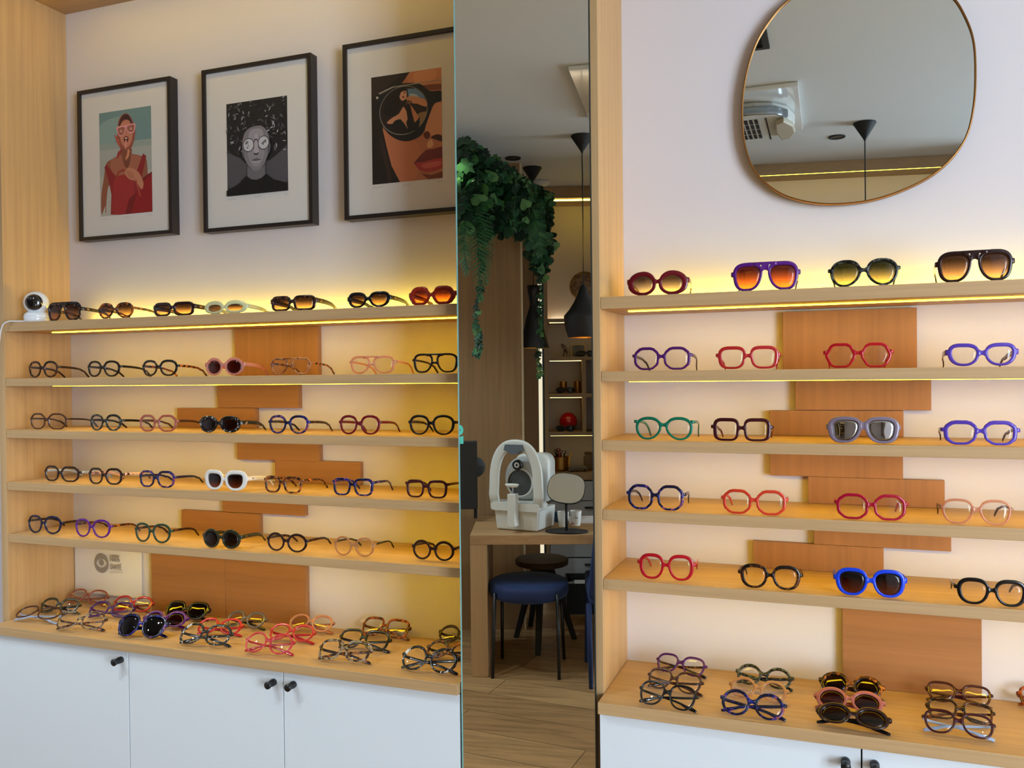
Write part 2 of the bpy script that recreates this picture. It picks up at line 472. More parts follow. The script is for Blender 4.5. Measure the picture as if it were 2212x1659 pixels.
# ---------------------------------------------------------------- cabinets below the counters
def cabinet(x0, gaps, x1, side, knobs, carc, words):
    t = thing('base_cabinet', ((x0 + x1) / 2, YC + .02, 0), 'long white base cabinet with round black knobs under the %s bay' % side, 'cabinet')
    MB().box(x0, x1, YC + .036, YB - .001, .0, CB - .001).build('body', carc, t)
    es_ = [x0] + gaps + [x1]
    for k in range(len(es_) - 1):
        a, b = es_[k] + .0016, es_[k + 1] - .0016
        d = MB().box(a, b, YC + .016, YC + .035, .08, CB - .003).build('door', DOORM, t, bevel=.0008)
        for kx, kz in knobs:
            if a < kx < b:
                MB().lathe([(0.0, -.0), (.0092, -.0), (.0096, -.002), (.0096, -.012), (.0088, -.013), (.0088, -.026), (.0102, -.028), (.0102, -.031), (0.0, -.0315)],
                           (kx, YC + .016, kz), 24, 'y').build('knob', BLACKM, d, smooth=True)
YD = YC + .016
g1, g2 = on_y(279, 1530, YD).x, on_y(613, 1560, YD).x
def kn(px, py):
    p = on_y(px, py, YD - .015); return (p.x, p.z)
cabinet(XL, [g1, g2], -.875, 'left', [kn(254, 1428), kn(585, 1477), kn(628, 1482)], DOORM, '')
g3 = on_y(1861, 1620, YD).x
cabinet(XR, [g3], XEND, 'right', [kn(1827, 1650), kn(1890, 1657)], MATTE, '')

# ---------------------------------------------------------------- tall mirror
ML = on_y(1000, 800, 1.951); MR = TALL_P + Vector((.0, .0, 0))
def tall(u, off, z):                      # u metres to the left of the right edge, in the mirror plane
    d = Vector((-math.cos(TALL_A), -math.sin(TALL_A), 0))
    p = TALL_P + d * u + TALL_N * off
    return Vector((p.x, p.y, z))
MWID = .336
t = thing('tall_mirror', tall(MWID / 2, 0, .02), 'tall frameless mirror with a greenish glass edge between the two bays', 'mirror')
mb = MB()
vs = [tall(u, o_, z) for u in (.0, MWID) for o_ in (0, .0055) for z in (.02, 2.835)]
mb.add(vs, [(0, 1, 3, 2), (4, 6, 7, 5), (0, 2, 6, 4), (1, 5, 7, 3), (2, 3, 7, 6)])
mb.cur = 1; mb.add([vs[0], vs[1], vs[5], vs[4]], [(0, 1, 2, 3)])
mb.build('glass', [solid('mirror_back', S(70, 92, 90), .4), mirror_mat('tall_mirror_silver', (.74, .77, .75, 1))], t)
mb = MB()
vs = [tall(u, o_, z) for u in (MWID, MWID + .0035) for o_ in (-.0004, .006) for z in (.02, 2.835)]
mb.add(vs, [(0, 1, 3, 2), (4, 6, 7, 5), (0, 4, 5, 1), (2, 3, 7, 6), (0, 2, 6, 4), (1, 5, 7, 3)])
mb.build('polished_edge', solid('green_glass_edge', S(130, 182, 178), .1, 0, .6), t)
mb = MB()
vs = [tall(u, o_, z) for u in (-.003, 0.0) for o_ in (-.0004, .006) for z in (.02, 2.835)]
mb.add(vs, [(0, 1, 3, 2), (4, 6, 7, 5), (0, 4, 5, 1), (2, 3, 7, 6), (0, 2, 6, 4), (1, 5, 7, 3)])
mb.build('dark_edge', solid('dark_glass_edge', S(38, 44, 44), .3), t)
mb = MB()
vs = [tall(u, o_, z) for u in (.02, .29) for o_ in (.0056, .0085) for z in (.04, 2.8)]
mb.add(vs, [(0, 1, 3, 2), (4, 6, 7, 5), (0, 4, 5, 1), (2, 3, 7, 6), (0, 2, 6, 4), (1, 5, 7, 3)])
mb.build('mounting_board', MATTE, t)
# teal vinyl marks at the left edge of the mirror
zq = on_y(1005, 929, 1.95).z
t = thing('window_sticker', tall(MWID, 0, zq - .03), 'small teal vinyl marks on the left edge of the tall mirror', 'sticker')
mb = MB(); n = 16; pts = []
for k in range(n + 1):
    a = -PI / 2 + PI * k / n
    pts.append((MWID - .0002 - .0095 * math.cos(a), zq + .0125 * math.sin(a)))
for k in range(n + 1):
    a = PI / 2 - PI * k / n
    pts.append((MWID - .0002 - .002 * math.cos(a), zq + .0028 * math.sin(a)))
mb.add([tall(u, -.0005, z) for u, z in pts] + [tall(u, -.0001, z) for u, z in pts],
       [(i, i + 1, 2 * n + 1 - i - 1, 2 * n + 1 - i) for i in range(n)] + [(34 + i, 34 + i + 1, 34 + 2 * n + 1 - i - 1, 34 + 2 * n + 1 - i)[::-1] for i in range(n)])
q = [(MWID - .0005, zq - .0172), (MWID - .0095, zq - .0150), (MWID - .0095, zq - .0345), (MWID - .0005, zq - .0345)]
mb.add([tall(u, -.0005, z) for u, z in q] + [tall(u, -.0001, z) for u, z in q], [(0, 1, 2, 3), (4, 7, 6, 5), (0, 4, 5, 1), (1, 5, 6, 2), (2, 6, 7, 3), (3, 7, 4, 0)])
mb.build('lettering', solid('teal_vinyl', S(88, 200, 178), .4), t)

# ---------------------------------------------------------------- pebble-shaped brass mirror on the right wall
PTS = [(1703, 0), (1667, 38), (1633, 93), (1611, 165), (1603, 236), (1609, 312), (1632, 371), (1680, 414), (1739, 434.5), (1806, 440), (1891, 429.5),
       (1975, 399), (2038, 359), (2085, 300), (2104, 228), (2108, 148), (2103, 84), (2085, 34), (2058, -8), (2010, -44), (1935, -64), (1850, -64), (1765, -42)]
def spline(pts, sub=6):
    out = []; n = len(pts)
    for i in range(n):
        p0, p1, p2, p3 = [Vector(pts[(i + k) % n]) for k in (-1, 0, 1, 2)]
        for j in range(sub):
            s = j / sub
            out.append(.5 * ((2 * p1) + (-p0 + p2) * s + (2 * p0 - 5 * p1 + 4 * p2 - p3) * s * s + (-p0 + 3 * p1 - 3 * p2 + p3) * s ** 3))
    return out
ol = [(p.x, p.z) for p in (on_y(a, b, 2.226) for a, b in PTS)]
ol = spline(ol, 6)
cxm = sum(p[0] for p in ol) / len(ol); czm = sum(p[1] for p in ol) / len(ol)
t = thing('wall_mirror', (cxm, 2.24, min(p[1] for p in ol)), 'pebble-shaped wall mirror with a thin brass rim over the right bay', 'mirror')
k_ = .992
mb = MB(); mb.prism([(cxm + (p[0] - cxm) * k_, czm + (p[1] - czm) * k_) for p in ol], 2.232, 2.238, 'y')
mb.build('glass', mirror_mat('round_mirror_silver', (.70, .76, .77, 1)), t)
mb = MB(); mb.tube([(p[0], 2.238, p[1]) for p in ol], 0, 8, True, .005, .024, (0, 1, 0))
mb.build('rim', solid('aged_brass', S(150, 108, 62), .35, 1.0), t, smooth=True)

# ---------------------------------------------------------------- framed portraits
def portrait(TL, TR, BR, BL, pTL, pTR, pBR, pBL, depth, label, art, matc, name='framed_picture', width_bar=.0125):
    Y = YB - depth
    c = [on_y(a, b, Y) for a, b in (TL, TR, BR, BL)]
    x0 = (c[0].x + c[3].x) / 2; x1 = (c[1].x + c[2].x) / 2; z1 = (c[0].z + c[1].z) / 2; z0 = (c[2].z + c[3].z) / 2
    t = thing(name, ((x0 + x1) / 2, YB - .001, z0), label, 'picture', 'framed portraits over the left bay')
    w = width_bar
    mb = MB()
    mb.box(x0, x0 + w, Y, YB - .0006, z0, z1); mb.box(x1 - w, x1, Y, YB - .0006, z0, z1)
    mb.box(x0 + w, x1 - w, Y, YB - .0006, z0, z0 + w); mb.box(x0 + w, x1 - w, Y, YB - .0006, z1 - w, z1)
    mb.build('frame', solid('dark_brown_frame', S(34, 27, 24), .38), t, bevel=.0008)
    Ym = Y + .008
    MB().box(x0 + w, x1 - w, Ym, Ym + .003, z0 + w, z1 - w).build('mount', matc, t)
    q = [on_y(a, b, Ym) for a, b in (pTL, pTR, pBR, pBL)]
    a0 = (q[0].x + q[3].x) / 2; a1 = (q[1].x + q[2].x) / 2; b1 = (q[0].z + q[1].z) / 2; b0 = (q[2].z + q[3].z) / 2
    mb = MB(); mats = []; idx = {}
    lay = [0]
    def poly(col, pts, smooth_=0, rough=.55):
        key = 'print_ink_%02x%02x%02x' % col
        if key not in idx:
            idx[key] = len(mats); mats.append(solid(key, S(*col), rough))
        mb.cur = idx[key]; lay[0] += 1
        if smooth_: pts = [tuple(p) for p in spline(pts, smooth_)]
        pts = [(min(1, max(0, u)), min(1, max(0, v))) for u, v in pts]
        y = Ym - .0003 - lay[0] * .00003
        n = len(pts)
        mb.add([(a0 + (a1 - a0) * u, y, b0 + (b1 - b0) * (1 - v)) for u, v in pts], [tuple(range(n))])
    art(poly)
    mb.build('print', mats, t)
    # pencilled caption line under the print
    mb = MB()
    for u0, u1 in ((.0, .16), (.44, .56), (.93, 1.0)):
        xx = a0 + (a1 - a0) * u0; n = 7
        for k in range(n):
            xa = xx + (a1 - a0) * (u1 - u0) * k / n
            mb.box(xa, xa + (a1 - a0) * (u1 - u0) / n * .7, Ym - .0002, Ym, b0 - .010 + .0016 * math.sin(k * 2.1), b0 - .0088 + .0016 * math.sin(k * 2.1))
    mb.build('handwriting', solid('pencil_grey', S(150, 146, 142), .8), t)
    return t
def ell(cu, cv, ru, rv, n=28, a0=0):
    return [(cu + ru * math.cos(2 * PI * k / n + a0), cv + rv * math.sin(2 * PI * k / n + a0)) for k in range(n)]
def band(a, b, w, ar=1.0):
    dx, dy = b[0] - a[0], (b[1] - a[1]); l = math.hypot(dx, dy); nx, ny = -dy / l * w, dx / l * w
    return [(a[0] + nx, a[1] + ny), (b[0] + nx, b[1] + ny), (b[0] - nx, b[1] - ny), (a[0] - nx, a[1] - ny)]
def art1(P):
    P((112, 140, 138), [(0, 0), (1, 0), (1, 1), (0, 1)])
    P((132, 158, 152), [(0, .12), (.45, .06), (.5, .2), (.3, .3), (0, .34)], 4)
    P((146, 158, 148), [(0, .30), (1, .31), (1, 1), (0, 1)])
    P((164, 166, 156), [(0, .36), (1, .37), (1, 1), (0, 1)])
    P((176, 172, 160), [(0, .62), (1, .60), (1, 1), (0, 1)])
    # arms and shoulders
    P((142, 84, 62), [(.12, .50), (.22, .46), (.40, .43), (.42, .38), (.62, .38), (.63, .43), (.80, .46), (.90, .50), (.92, .62), (.94, .80), (.86, .99), (.16, .99), (.10, .90), (.02, .98), (.02, .80), (.08, .62)], 3)
    P((176, 172, 160), [(.16, .72), (.21, .74), (.24, .99), (.12, .99), (.12, .86)], 3)
    P((162, 98, 74), [(.22, .47), (.46, .43), (.60, .43), (.80, .47), (.74, .62), (.30, .64)], 3)
    P((118, 62, 44), [(.45, .42), (.60, .42), (.58, .52), (.53, .56), (.47, .52)], 3)
    # red dress, straps, sleeve and bag
    P((138, 34, 38), [(.09, .53), (.13, .50), (.30, .62), (.34, .64), (.70, .62), (.84, .44), (.90, .47), (.80, .68), (.82, .99), (.20, .99), (.22, .80), (.17, .66)])
    P((156, 42, 44), [(.30, .64), (.60, .63), (.66, .74), (.62, .99), (.26, .99), (.24, .8)], 3)
    P((116, 22, 26), [(.56, .86), (.70, .80), (.80, .68), (1, .62), (1, 1), (.48, 1)], 0)
    P((142, 24, 28), [(.74, .74), (1, .64), (1, 1), (.60, 1)], 0)
    # hand over the bag handle
    P((150, 62, 44), [(.30, .64), (.36, .58), (.48, .565), (.54, .60), (.52, .61), (.46, .59), (.38, .60), (.34, .645)], 2)
    P((190, 124, 94), [(.48, .60), (.55, .56), (.64, .57), (.76, .62), (.84, .72), (.80, .78), (.70, .70), (.62, .68), (.55, .66)], 3)
    for k in range(4): P((168, 100, 74), band((.52 + .035 * k, .585 + .006 * k), (.58 + .03 * k, .655 + .005 * k), .006))
    P((170, 74, 58), [(.68, .68), (.71, .68), (.79, .84), (.77, .85)])
    # neck, scarf, head
    P((128, 72, 52), [(.42, .33), (.60, .33), (.61, .44), (.52, .50), (.43, .44)], 3)
    P((150, 78, 62), [(.36, .20), (.38, .10), (.46, .045), (.54, .04), (.62, .08), (.68, .16), (.70, .24), (.66, .33), (.60, .38), (.48, .38), (.40, .35), (.35, .27)], 4)
    P((66, 34, 32), [(.38, .16), (.42, .08), (.50, .045), (.58, .06), (.64, .13), (.66, .20), (.60, .12), (.52, .095), (.44, .11), (.40, .18)], 3)
    P((196, 126, 98), [(.42, .14), (.50, .105), (.58, .11), (.64, .18), (.64, .28), (.58, .35), (.50, .36), (.43, .31), (.40, .22)], 4)
    P((176, 84, 70), [(.33, .24), (.30, .225), (.34, .30), (.42, .37), (.38, .28)], 2)
    P((156, 48, 44), [(.42, .38), (.36, .40), (.33, .46), (.38, .44), (.43, .40)], 2)
    P((204, 132, 96), [(.55, .38), (.59, .40), (.56, .46), (.50, .48), (.54, .42)], 2)
    # pink sunglasses
    P((222, 150, 150), [(.35, .155), (.52, .15), (.69, .145), (.70, .19), (.66, .235), (.57, .225), (.52, .175), (.48, .235), (.40, .25), (.35, .20)], 3)
    P((156, 92, 80), [(.375, .17), (.49, .165), (.49, .20), (.46, .235), (.40, .238), (.37, .20)], 3)
    P((156, 92, 80), [(.55, .165), (.67, .155), (.68, .19), (.65, .222), (.58, .215), (.55, .19)], 3)
    P((196, 140, 110), ell(.43, .20, .025, .014)); P((196, 140, 110), ell(.62, .19, .025, .014))
    # mouth with straw
    P((120, 30, 34), ell(.525, .285, .048, .030)); P((48, 16, 18), ell(.525, .29, .03, .018)); P((232, 220, 206), ell(.525, .275, .022, .007))
    P((226, 150, 132), [(.51, .29), (.535, .29), (.52, .375), (.50, .375)])
def art2(P):
    rnd = random.Random(5)
    P((58, 56, 60), [(0, 0), (1, 0), (1, 1), (0, 1)])
    P((78, 75, 80), ell(.5, .72, .62, .28))
    # curls
    P((30, 28, 30), [(0, 0), (1, 0), (1, .50), (.92, .56), (.80, .62), (.70, .66), (.30, .66), (.22, .60), (.10, .56), (0, .50)])
    for k in range(150):
        cu, cv = rnd.uniform(.02, .98), rnd.uniform(.02, .54)
        if .30 < cu < .68 and cv > .34: continue
        g = rnd.choice([18, 50, 70, 96, 120, 160]); r1 = rnd.uniform(.025, .06); th = rnd.uniform(.3, .6); s0 = rnd.uniform(0, 2 * PI)
        n = 8; ar = rnd.uniform(1.2, 2.2)
        outer = [(cu + r1 * math.cos(s0 + ar * i / n), cv + r1 * .8 * math.sin(s0 + ar * i / n)) for i in range(n + 1)]
        inner = [(cu + r1 * (1 - th * math.sin(PI * i / n)) * math.cos(s0 + ar * i / n), cv + r1 * (1 - th * math.sin(PI * i / n)) * .8 * math.sin(s0 + ar * i / n)) for i in range(n, -1, -1)]
        P((g, g - 2, g), outer + inner)
    # neck, sweater, face
    P((104, 100, 104), [(.35, .62), (.64, .62), (.64, .80), (.66, .86), (.33, .86), (.35, .80)])
    P((70, 68, 72), [(.36, .66), (.64, .66), (.62, .72), (.5, .755), (.38, .72)], 2)
    P((8, 8, 9), [(0, .94), (.20, .88), (.33, .80), (.42, .845), (.50, .855), (.58, .84), (.66, .80), (.78, .87), (1, .92), (1, 1), (0, 1)])
    P((124, 118, 122), [(.27, .50), (.30, .36), (.38, .30), (.5, .28), (.62, .30), (.70, .38), (.72, .50), (.68, .62), (.60, .72), (.50, .76), (.40, .72), (.31, .62)], 4)
    P((150, 144, 148), [(.40, .33), (.5, .31), (.60, .33), (.62, .42), (.5, .46), (.38, .42)], 3)
    P((140, 134, 138), [(.36, .56), (.50, .52), (.64, .56), (.58, .68), (.5, .72), (.42, .68)], 3)
    P((104, 100, 104), [(.265, .52), (.29, .50), (.31, .58), (.30, .61), (.275, .57)], 2); P((84, 80, 84), [(.70, .50), (.74, .49), (.73, .56), (.69, .60)], 2)
    P((168, 160, 164), [(.475, .38), (.525, .38), (.535, .53), (.55, .56), (.5, .58), (.46, .56), (.47, .52)], 2)
    P((52, 48, 52), [(.462, .563), (.5, .575), (.54, .563), (.53, .585), (.5, .592), (.47, .585)], 2)
    P((96, 88, 92), [(.44, .635), (.50, .625), (.56, .635), (.58, .645), (.5, .655), (.42, .645)], 2)
    P((158, 150, 154), [(.42, .648), (.5, .655), (.58, .648), (.55, .672), (.5, .68), (.45, .672)], 2)
    # round glasses with reflections
    for cu in (.375, .625):
        cv = .475 if cu < .5 else .468
        P((40, 38, 40), ell(cu, cv, .092, .074)); P((190, 188, 190), ell(cu, cv, .083, .066))
        for k in range(6):
            P((rnd.choice([110, 140, 90]),) * 3, ell(cu + rnd.uniform(-.045, .045), cv + rnd.uniform(-.03, .045), rnd.uniform(.006, .022), rnd.uniform(.005, .02), 9))
    P((40, 38, 40), [(.462, .46), (.475, .425), (.5, .415), (.525, .425), (.538, .455), (.53, .457), (.52, .435), (.5, .427), (.48, .437), (.47, .462)])
def art3(P):
    P((178, 110, 78), [(0, 0), (1, 0), (1, 1), (0, 1)])
    P((196, 126, 90), [(.5, 0), (1, 0), (1, .14), (.55, .17)], 0)
    P((208, 140, 100), [(.62, .02), (.9, .01), (.9, .10), (.66, .12)], 4)
    P((190, 116, 80), [(.16, .5), (.60, .62), (.72, .8), (.6, 1), (.36, 1), (.22, .75)], 3)
    P((30, 22, 20), [(0, 0), (.56, 0), (.46, .08), (.36, .15), (.18, .34), (.16, .50), (.22, .68), (.28, .84), (.40, 1), (0, 1)])
    P((46, 34, 30), [(0, .02), (.4, .01), (.28, .08), (.1, .16), (0, .2)], 3)
    P((52, 34, 28), [(.12, .6), (.16, .6), (.28, .95), (.24, 1), (.18, .8)], 2)
    # brow shadow, nose, lips
    P((122, 66, 46), [(.5, .16), (.75, .14), (1, .15), (1, .2), (.8, .19), (.6, .21)], 2)
    P((206, 140, 104), [(.88, .34), (1, .33), (1, .60), (.86, .62), (.78, .58), (.78, .50)], 3)
    P((96, 46, 34), [(.74, .585), (.80, .56), (.84, .60), (.80, .635), (.76, .62)], 2)
    P((64, 30, 26), [(.84, .62), (.93, .60), (1, .62), (1, .67), (.92, .65)], 2)
    P((218, 160, 116), [(.80, .66), (.86, .64), (.88, .70), (.80, .715)], 2)
    P((112, 44, 44), [(.60, .84), (.70, .77), (.78, .73), (.86, .73), (1, .715), (1, .82), (.82, .83), (.70, .84)], 0)
    P((168, 60, 56), [(.60, .84), (.74, .835), (.88, .82), (1, .82), (1, .91), (.90, .93), (.78, .935), (.68, .91)], 0)
    P((196, 92, 82), [(.72, .86), (.86, .845), (.98, .85), (.96, .885), (.80, .90), (.72, .885)], 3)
    P((120, 60, 42), [(.70, .94), (.85, .965), (1, .94), (1, 1), (.80, 1)], 0)
    # sunglasses: thick dark frame, bridge and brow bar
    P((22, 22, 24), [(.10, .16), (.30, .10), (.55, .10), (.72, .13), (.84, .20), (1, .215), (1, .30), (.90, .32), (.84, .40), (.78, .50), (.72, .585), (.56, .63), (.40, .615), (.24, .54), (.13, .42), (.08, .28)], 4)
    P((150, 140, 120), [(.10, .155), (.30, .112), (1, .108), (1, .116), (.32, .122), (.12, .168)], 0)
    P((190, 180, 160), ell(.085, .195, .018, .012))
    P((130, 124, 112), ell(.46, .345, .345, .225, 36)); P((36, 26, 24), ell(.46, .343, .335, .218, 36))
    P((96, 128, 160), [(.52, .15), (.64, .16), (.74, .22), (.785, .30), (.64, .28), (.54, .25)], 0)
    P((168, 176, 184), [(.56, .20), (.66, .22), (.70, .28), (.6, .275), (.55, .24)], 3)
    P((146, 112, 78), [(.64, .40), (.785, .38), (.77, .43), (.70, .50), (.62, .54), (.60, .46)], 2)
    # the figure mirrored in the lens
    P((20, 14, 14), [(.26, .18), (.38, .14), (.48, .145), (.42, .22), (.40, .34), (.30, .38), (.18, .34)], 4)
    P((206, 150, 116), [(.42, .16), (.48, .15), (.51, .18), (.505, .235), (.45, .255), (.41, .22)], 3)
    P((20, 14, 14), [(.40, .15), (.5, .14), (.53, .17), (.49, .165), (.43, .175), (.41, .21)], 2)
    P((130, 40, 40), ell(.462, .222, .018, .009, 12)); P((40, 24, 22), ell(.482, .18, .014, .006, 10))
    P((202, 138, 100), [(.22, .44), (.30, .40), (.40, .37), (.46, .31), (.50, .35), (.54, .40), (.50, .46), (.52, .52), (.42, .42), (.30, .455)], 2)
    P((198, 132, 94), [(.50, .235), (.60, .225), (.78, .275), (.785, .34), (.66, .30), (.56, .285)], 2)
    P((190, 124, 88), [(.50, .28), (.54, .28), (.66, .40), (.68, .46), (.62, .47), (.52, .33)], 2)
    P((24, 20, 22), [(.30, .46), (.40, .42), (.52, .53), (.52, .42), (.50, .30), (.56, .30), (.62, .47), (.69, .42), (.68, .52), (.60, .545), (.50, .56), (.36, .54)], 2)
    for k in range(5): P((18, 12, 14), ell(.455 + .03 * k, .27 + .008 * (k % 3), .009, .016, 8))
MOUNT = solid('mount_board', S(214, 208, 200), .8)
portrait((163.5, 199.6), (365, 162), (373.5, 503), (173, 522), (212.7, 246), (324.8, 228), (331, 456), (219, 469), .036,
         'smallest framed portrait, person in red dress and pink sunglasses with a straw', art1, MOUNT)
portrait((434, 152), (669, 113.5), (677, 487), (440, 499), (488, 225), (619, 207), (624, 412), (493, 424), .036,
         'framed black and white portrait of a curly-haired person in round glasses', art2, MOUNT)
portrait((736, 97.6), (1056, 44), (1062, 452), (747, 473), (800, 169), (952, 145), (957.5, 383), (807, 400), .04,
         'largest framed picture, close-up face with sunglasses and lips, beside the tall mirror', art3, MOUNT)

# ---------------------------------------------------------------- paper sign with an eye
def paper_sign():
    Y = YB - .004
    x0, x1 = on_y(163, 1240, Y).x, on_y(307, 1240, Y).x
    z1, z0 = SH[4][1] - .002, on_y(240, 1284, Y).z
    t = thing('paper_sign', ((x0 + x1) / 2, Y, z0), 'white paper sign with a grey eye and 100% SANTÉ printed on it', 'sign')
    mb = MB(); n = 10
    vs = []
    for j in range(n + 1):
        v = j / n
        for i in range(n + 1):
            u = i / n
            yy = Y - .0012 - .006 * (1 - v) ** 2 * (.4 + .6 * math.sin(PI * u))
            vs.append((x0 + (x1 - x0) * u + .001 * (1 - v), yy, z0 + (z1 - z0) * v - .002 * u * (1 - v)))
    fs = [(j * (n + 1) + i, j * (n + 1) + i + 1, (j + 1) * (n + 1) + i + 1, (j + 1) * (n + 1) + i) for j in range(n) for i in range(n)]
    mb.add(vs, fs)
    o = mb.build('sheet', solid('paper', S(226, 222, 224), .8), t)
    sd = o.modifiers.new('thickness', 'SOLIDIFY'); sd.thickness = .0003
    INK = solid('grey_ink', S(142, 134, 134), .8)
    Yi = Y - .0075
    def P(px, py): q = on_y(px, py, Yi); return q.x, q.z
    mb = MB()
    cx_, cz_ = P(219.5, 1216.5); ex = P(234.8, 1216)[0] - cx_; ez = P(219, 1195.5)[1] - cz_
    N = 32; ring_o = []; ring_i = []
    for k in range(N):
        a = 2 * PI * k / N
        ring_o.append((cx_ + ex * math.cos(a), Yi, cz_ + ez * math.sin(a)))
        c, s_ = math.cos(a), math.sin(a)
        ring_i.append((cx_ + ex * .72 * c, Yi, cz_ + ez * .46 * math.copysign(abs(s_) ** 1.35, s_)))
    mb.add(ring_o + ring_i, [(k, (k + 1) % N, N + (k + 1) % N, N + k) for k in range(N)])
    mb.add([(cx_ + ex * .33 * math.cos(2 * PI * k / 20), Yi, cz_ + .002 + ez * .33 * math.sin(2 * PI * k / 20)) for k in range(20)], [tuple(range(20))])
    for line, (py0) in enumerate((1234.2, 1237.2)):
        for k in range(22):
            a = P(238.5 + k * 1.25, py0); 
            mb.box(a[0], a[0] + .0011, Yi, Yi + .0002, a[1] - .0012, a[1] + .0005)
    mb.build('eye_emblem', INK, t)
    for txt, pxl, pxr, pyt, pyb in (('100%', 237.5, 258.5, 1197.5, 1212.5), ('SANTÉ', 238.5, 262, 1214.5, 1229.5)):
        cu = bpy.data.curves.new('lettering', 'FONT'); cu.body = txt; cu.size = 1; cu.offset = .022; cu.extrude = .005
        tmp = bpy.data.objects.new('lettering_curve', cu); COL.objects.link(tmp)
        bpy.context.view_layer.update()
        me = bpy.data.meshes.new_from_object(tmp.evaluated_get(bpy.context.evaluated_depsgraph_get()))
        bpy.data.objects.remove(tmp)
        xs = [v.co.x for v in me.vertices]; ys = [v.co.y for v in me.vertices]
        a, b = P(pxl, (pyt + pyb) / 2), P(pxr, (pyt + pyb) / 2); zt_, zb_ = P(pxl, pyt)[1], P(pxl, pyb)[1]
        org = Vector(t['_org'])
        for v in me.vertices:
            u = (v.co.x - min(xs)) / (max(xs) - min(xs)); w = (v.co.y - min(ys)) / (max(ys) - min(ys))
            v.co = Vector((a[0] + (b[0] - a[0]) * u, Yi - v.co.z * .02, zb_ + (zt_ - zb_) * w)) - org
        me.materials.clear(); me.materials.append(INK)
        ob = bpy.data.objects.new('lettering', me); COL.objects.link(ob); ob.parent = t
paper_sign()

# ---------------------------------------------------------------- security camera on the top shelf, far left
def security_camera():
    p = on_y(79, 690, 2.05)
    c = Vector((p.x, 2.05, SH[0][0]))
    t = thing('security_camera', c, 'white ball-shaped security camera at the far left of the top shelf', 'security camera')
    WP = solid('white_plastic', S(228, 230, 234), .25, 0, .3)
    MB().lathe([(0, 0.0005), (.034, .0005), (.0365, .004), (.037, .018), (.0365, .0188), (.037, .0196), (.0355, .027), (.028, .034), (0, .036)], tuple(c), 40).build('base', WP, t, smooth=True)
    hc = c + Vector((0, 0, .064))
    MB().ball(tuple(hc), .0375, 36, 20).build('head', WP, t, smooth=True)
    d = (EYE + Vector((-.9, 0, .25)) - hc).normalized()
    q = d.to_track_quat('Z', 'Y').to_matrix().to_4x4(); q.translation = hc
    MB(q).lathe([(.0255, .028), (.026, .0295), (.02, .0345), (.012, .0375), (0.0, .0388)], seg=36).build('face', solid('glossy_black_face', S(12, 12, 13), .08, 0, 1.0), t, smooth=True)
    MB(q).lathe([(.0052, .0362), (.005, .0392), (.0035, .0402), (0.0, .0404)], (.0045, -.009, 0), 20).build('camera_eye', solid('lens_black', S(4, 4, 6), .05, 0, 1), t, smooth=True)
    pts = [c + Vector(v) for v in ((-.01, -.03, .004), (-.03, -.045, .0035), (-.048, -.056, .004), (-.062, -.060, .001), (-.074, -.062, -.008), (-.082, -.063, -.03), (-.088, -.064, -.07))]
    sm = [Vector(p_) for p_ in pts]
    o = MB().tube([tuple(a) for a in sm], .0022, 8).build('cable', WP, t, smooth=True)
security_camera()
# ================================================================ GLASSES
# lens outline: (roundness exponent, wider top, lifted outer top corner, aviator slant, facets)
SHAPES = {
 'round':   (2.0, .02, 0, 0, 0), 'panto': (2.35, .12, 0, .05, 0), 'oval': (2.1, 0, .05, 0, 0),
 'square':  (3.6, .08, .02, .10, 0), 'rect': (4.5, .04, .04, .05, 0), 'aviator': (3.0, .12, 0, .26, 0),
 'octagon': (2.3, .03, 0, .04, 8), 'hexagon': (2.2, .02, 0, .06, 6), 'cat': (2.5, .12, .22, .08, 0),
 'softoct': (2.6, .06, .03, .12, 8), 'drop': (2.2, .10, .04, .22, 0), 'bigpanto': (2.6, .12, .03, .14, 0),
}
def outline(kind, a, b, N=44):
    n, k, c, sk, fac = SHAPES[kind]
    pts = []
    for i in range(N):
        t = 2 * PI * i / N
        x = math.copysign(abs(math.cos(t)) ** (2 / n), math.cos(t)); z = math.copysign(abs(math.sin(t)) ** (2 / n), math.sin(t))
        x *= 1 + k * z
        if c: z += c * max(0, x) ** 2 * (.35 + .65 * max(0, z))
        x += sk * max(0, -z) ** 1.3 * (1 - x) * .5 - sk * .25 * max(0, z) * (1 - x) * .5
        pts.append(Vector((x * a, z * b)))
    if fac:
        ph = PI / fac * (1 if fac == 8 else 0)
        ks = [int(round((ph + 2 * PI * j / fac) / (2 * PI) * N)) % N for j in range(fac)]
        cor = [pts[q] * 1.04 for q in ks]; out = []
        per = N // fac
        for j in range(fac):
            p, q = cor[j], cor[(j + 1) % fac]
            for s in range(per):
                f = (s + .5) / per; f = .5 + (f - .5) * .84
                out.append(p.lerp(q, f))
        while len(out) < N: out.append(out[-1].lerp(out[0], .5))
        pts = out
    mx = max(p.x for p in pts); mn = min(p.x for p in pts); mz = max(p.y for p in pts); nz = min(p.y for p in pts)
    return [Vector(((p.x - (mx + mn) / 2) * 2 * a / (mx - mn), (p.y - (mz + nz) / 2) * 2 * b / (mz - nz))) for p in pts]
def normals(pts):
    n = len(pts); out = []
    for i in range(n):
        d = pts[(i + 1) % n] - pts[(i - 1) % n]
        out.append(Vector((d.y, -d.x)).normalized())
    return out
WRAP = 1.3
def wrap(x): return WRAP * x * x
GCOUNT = [0]
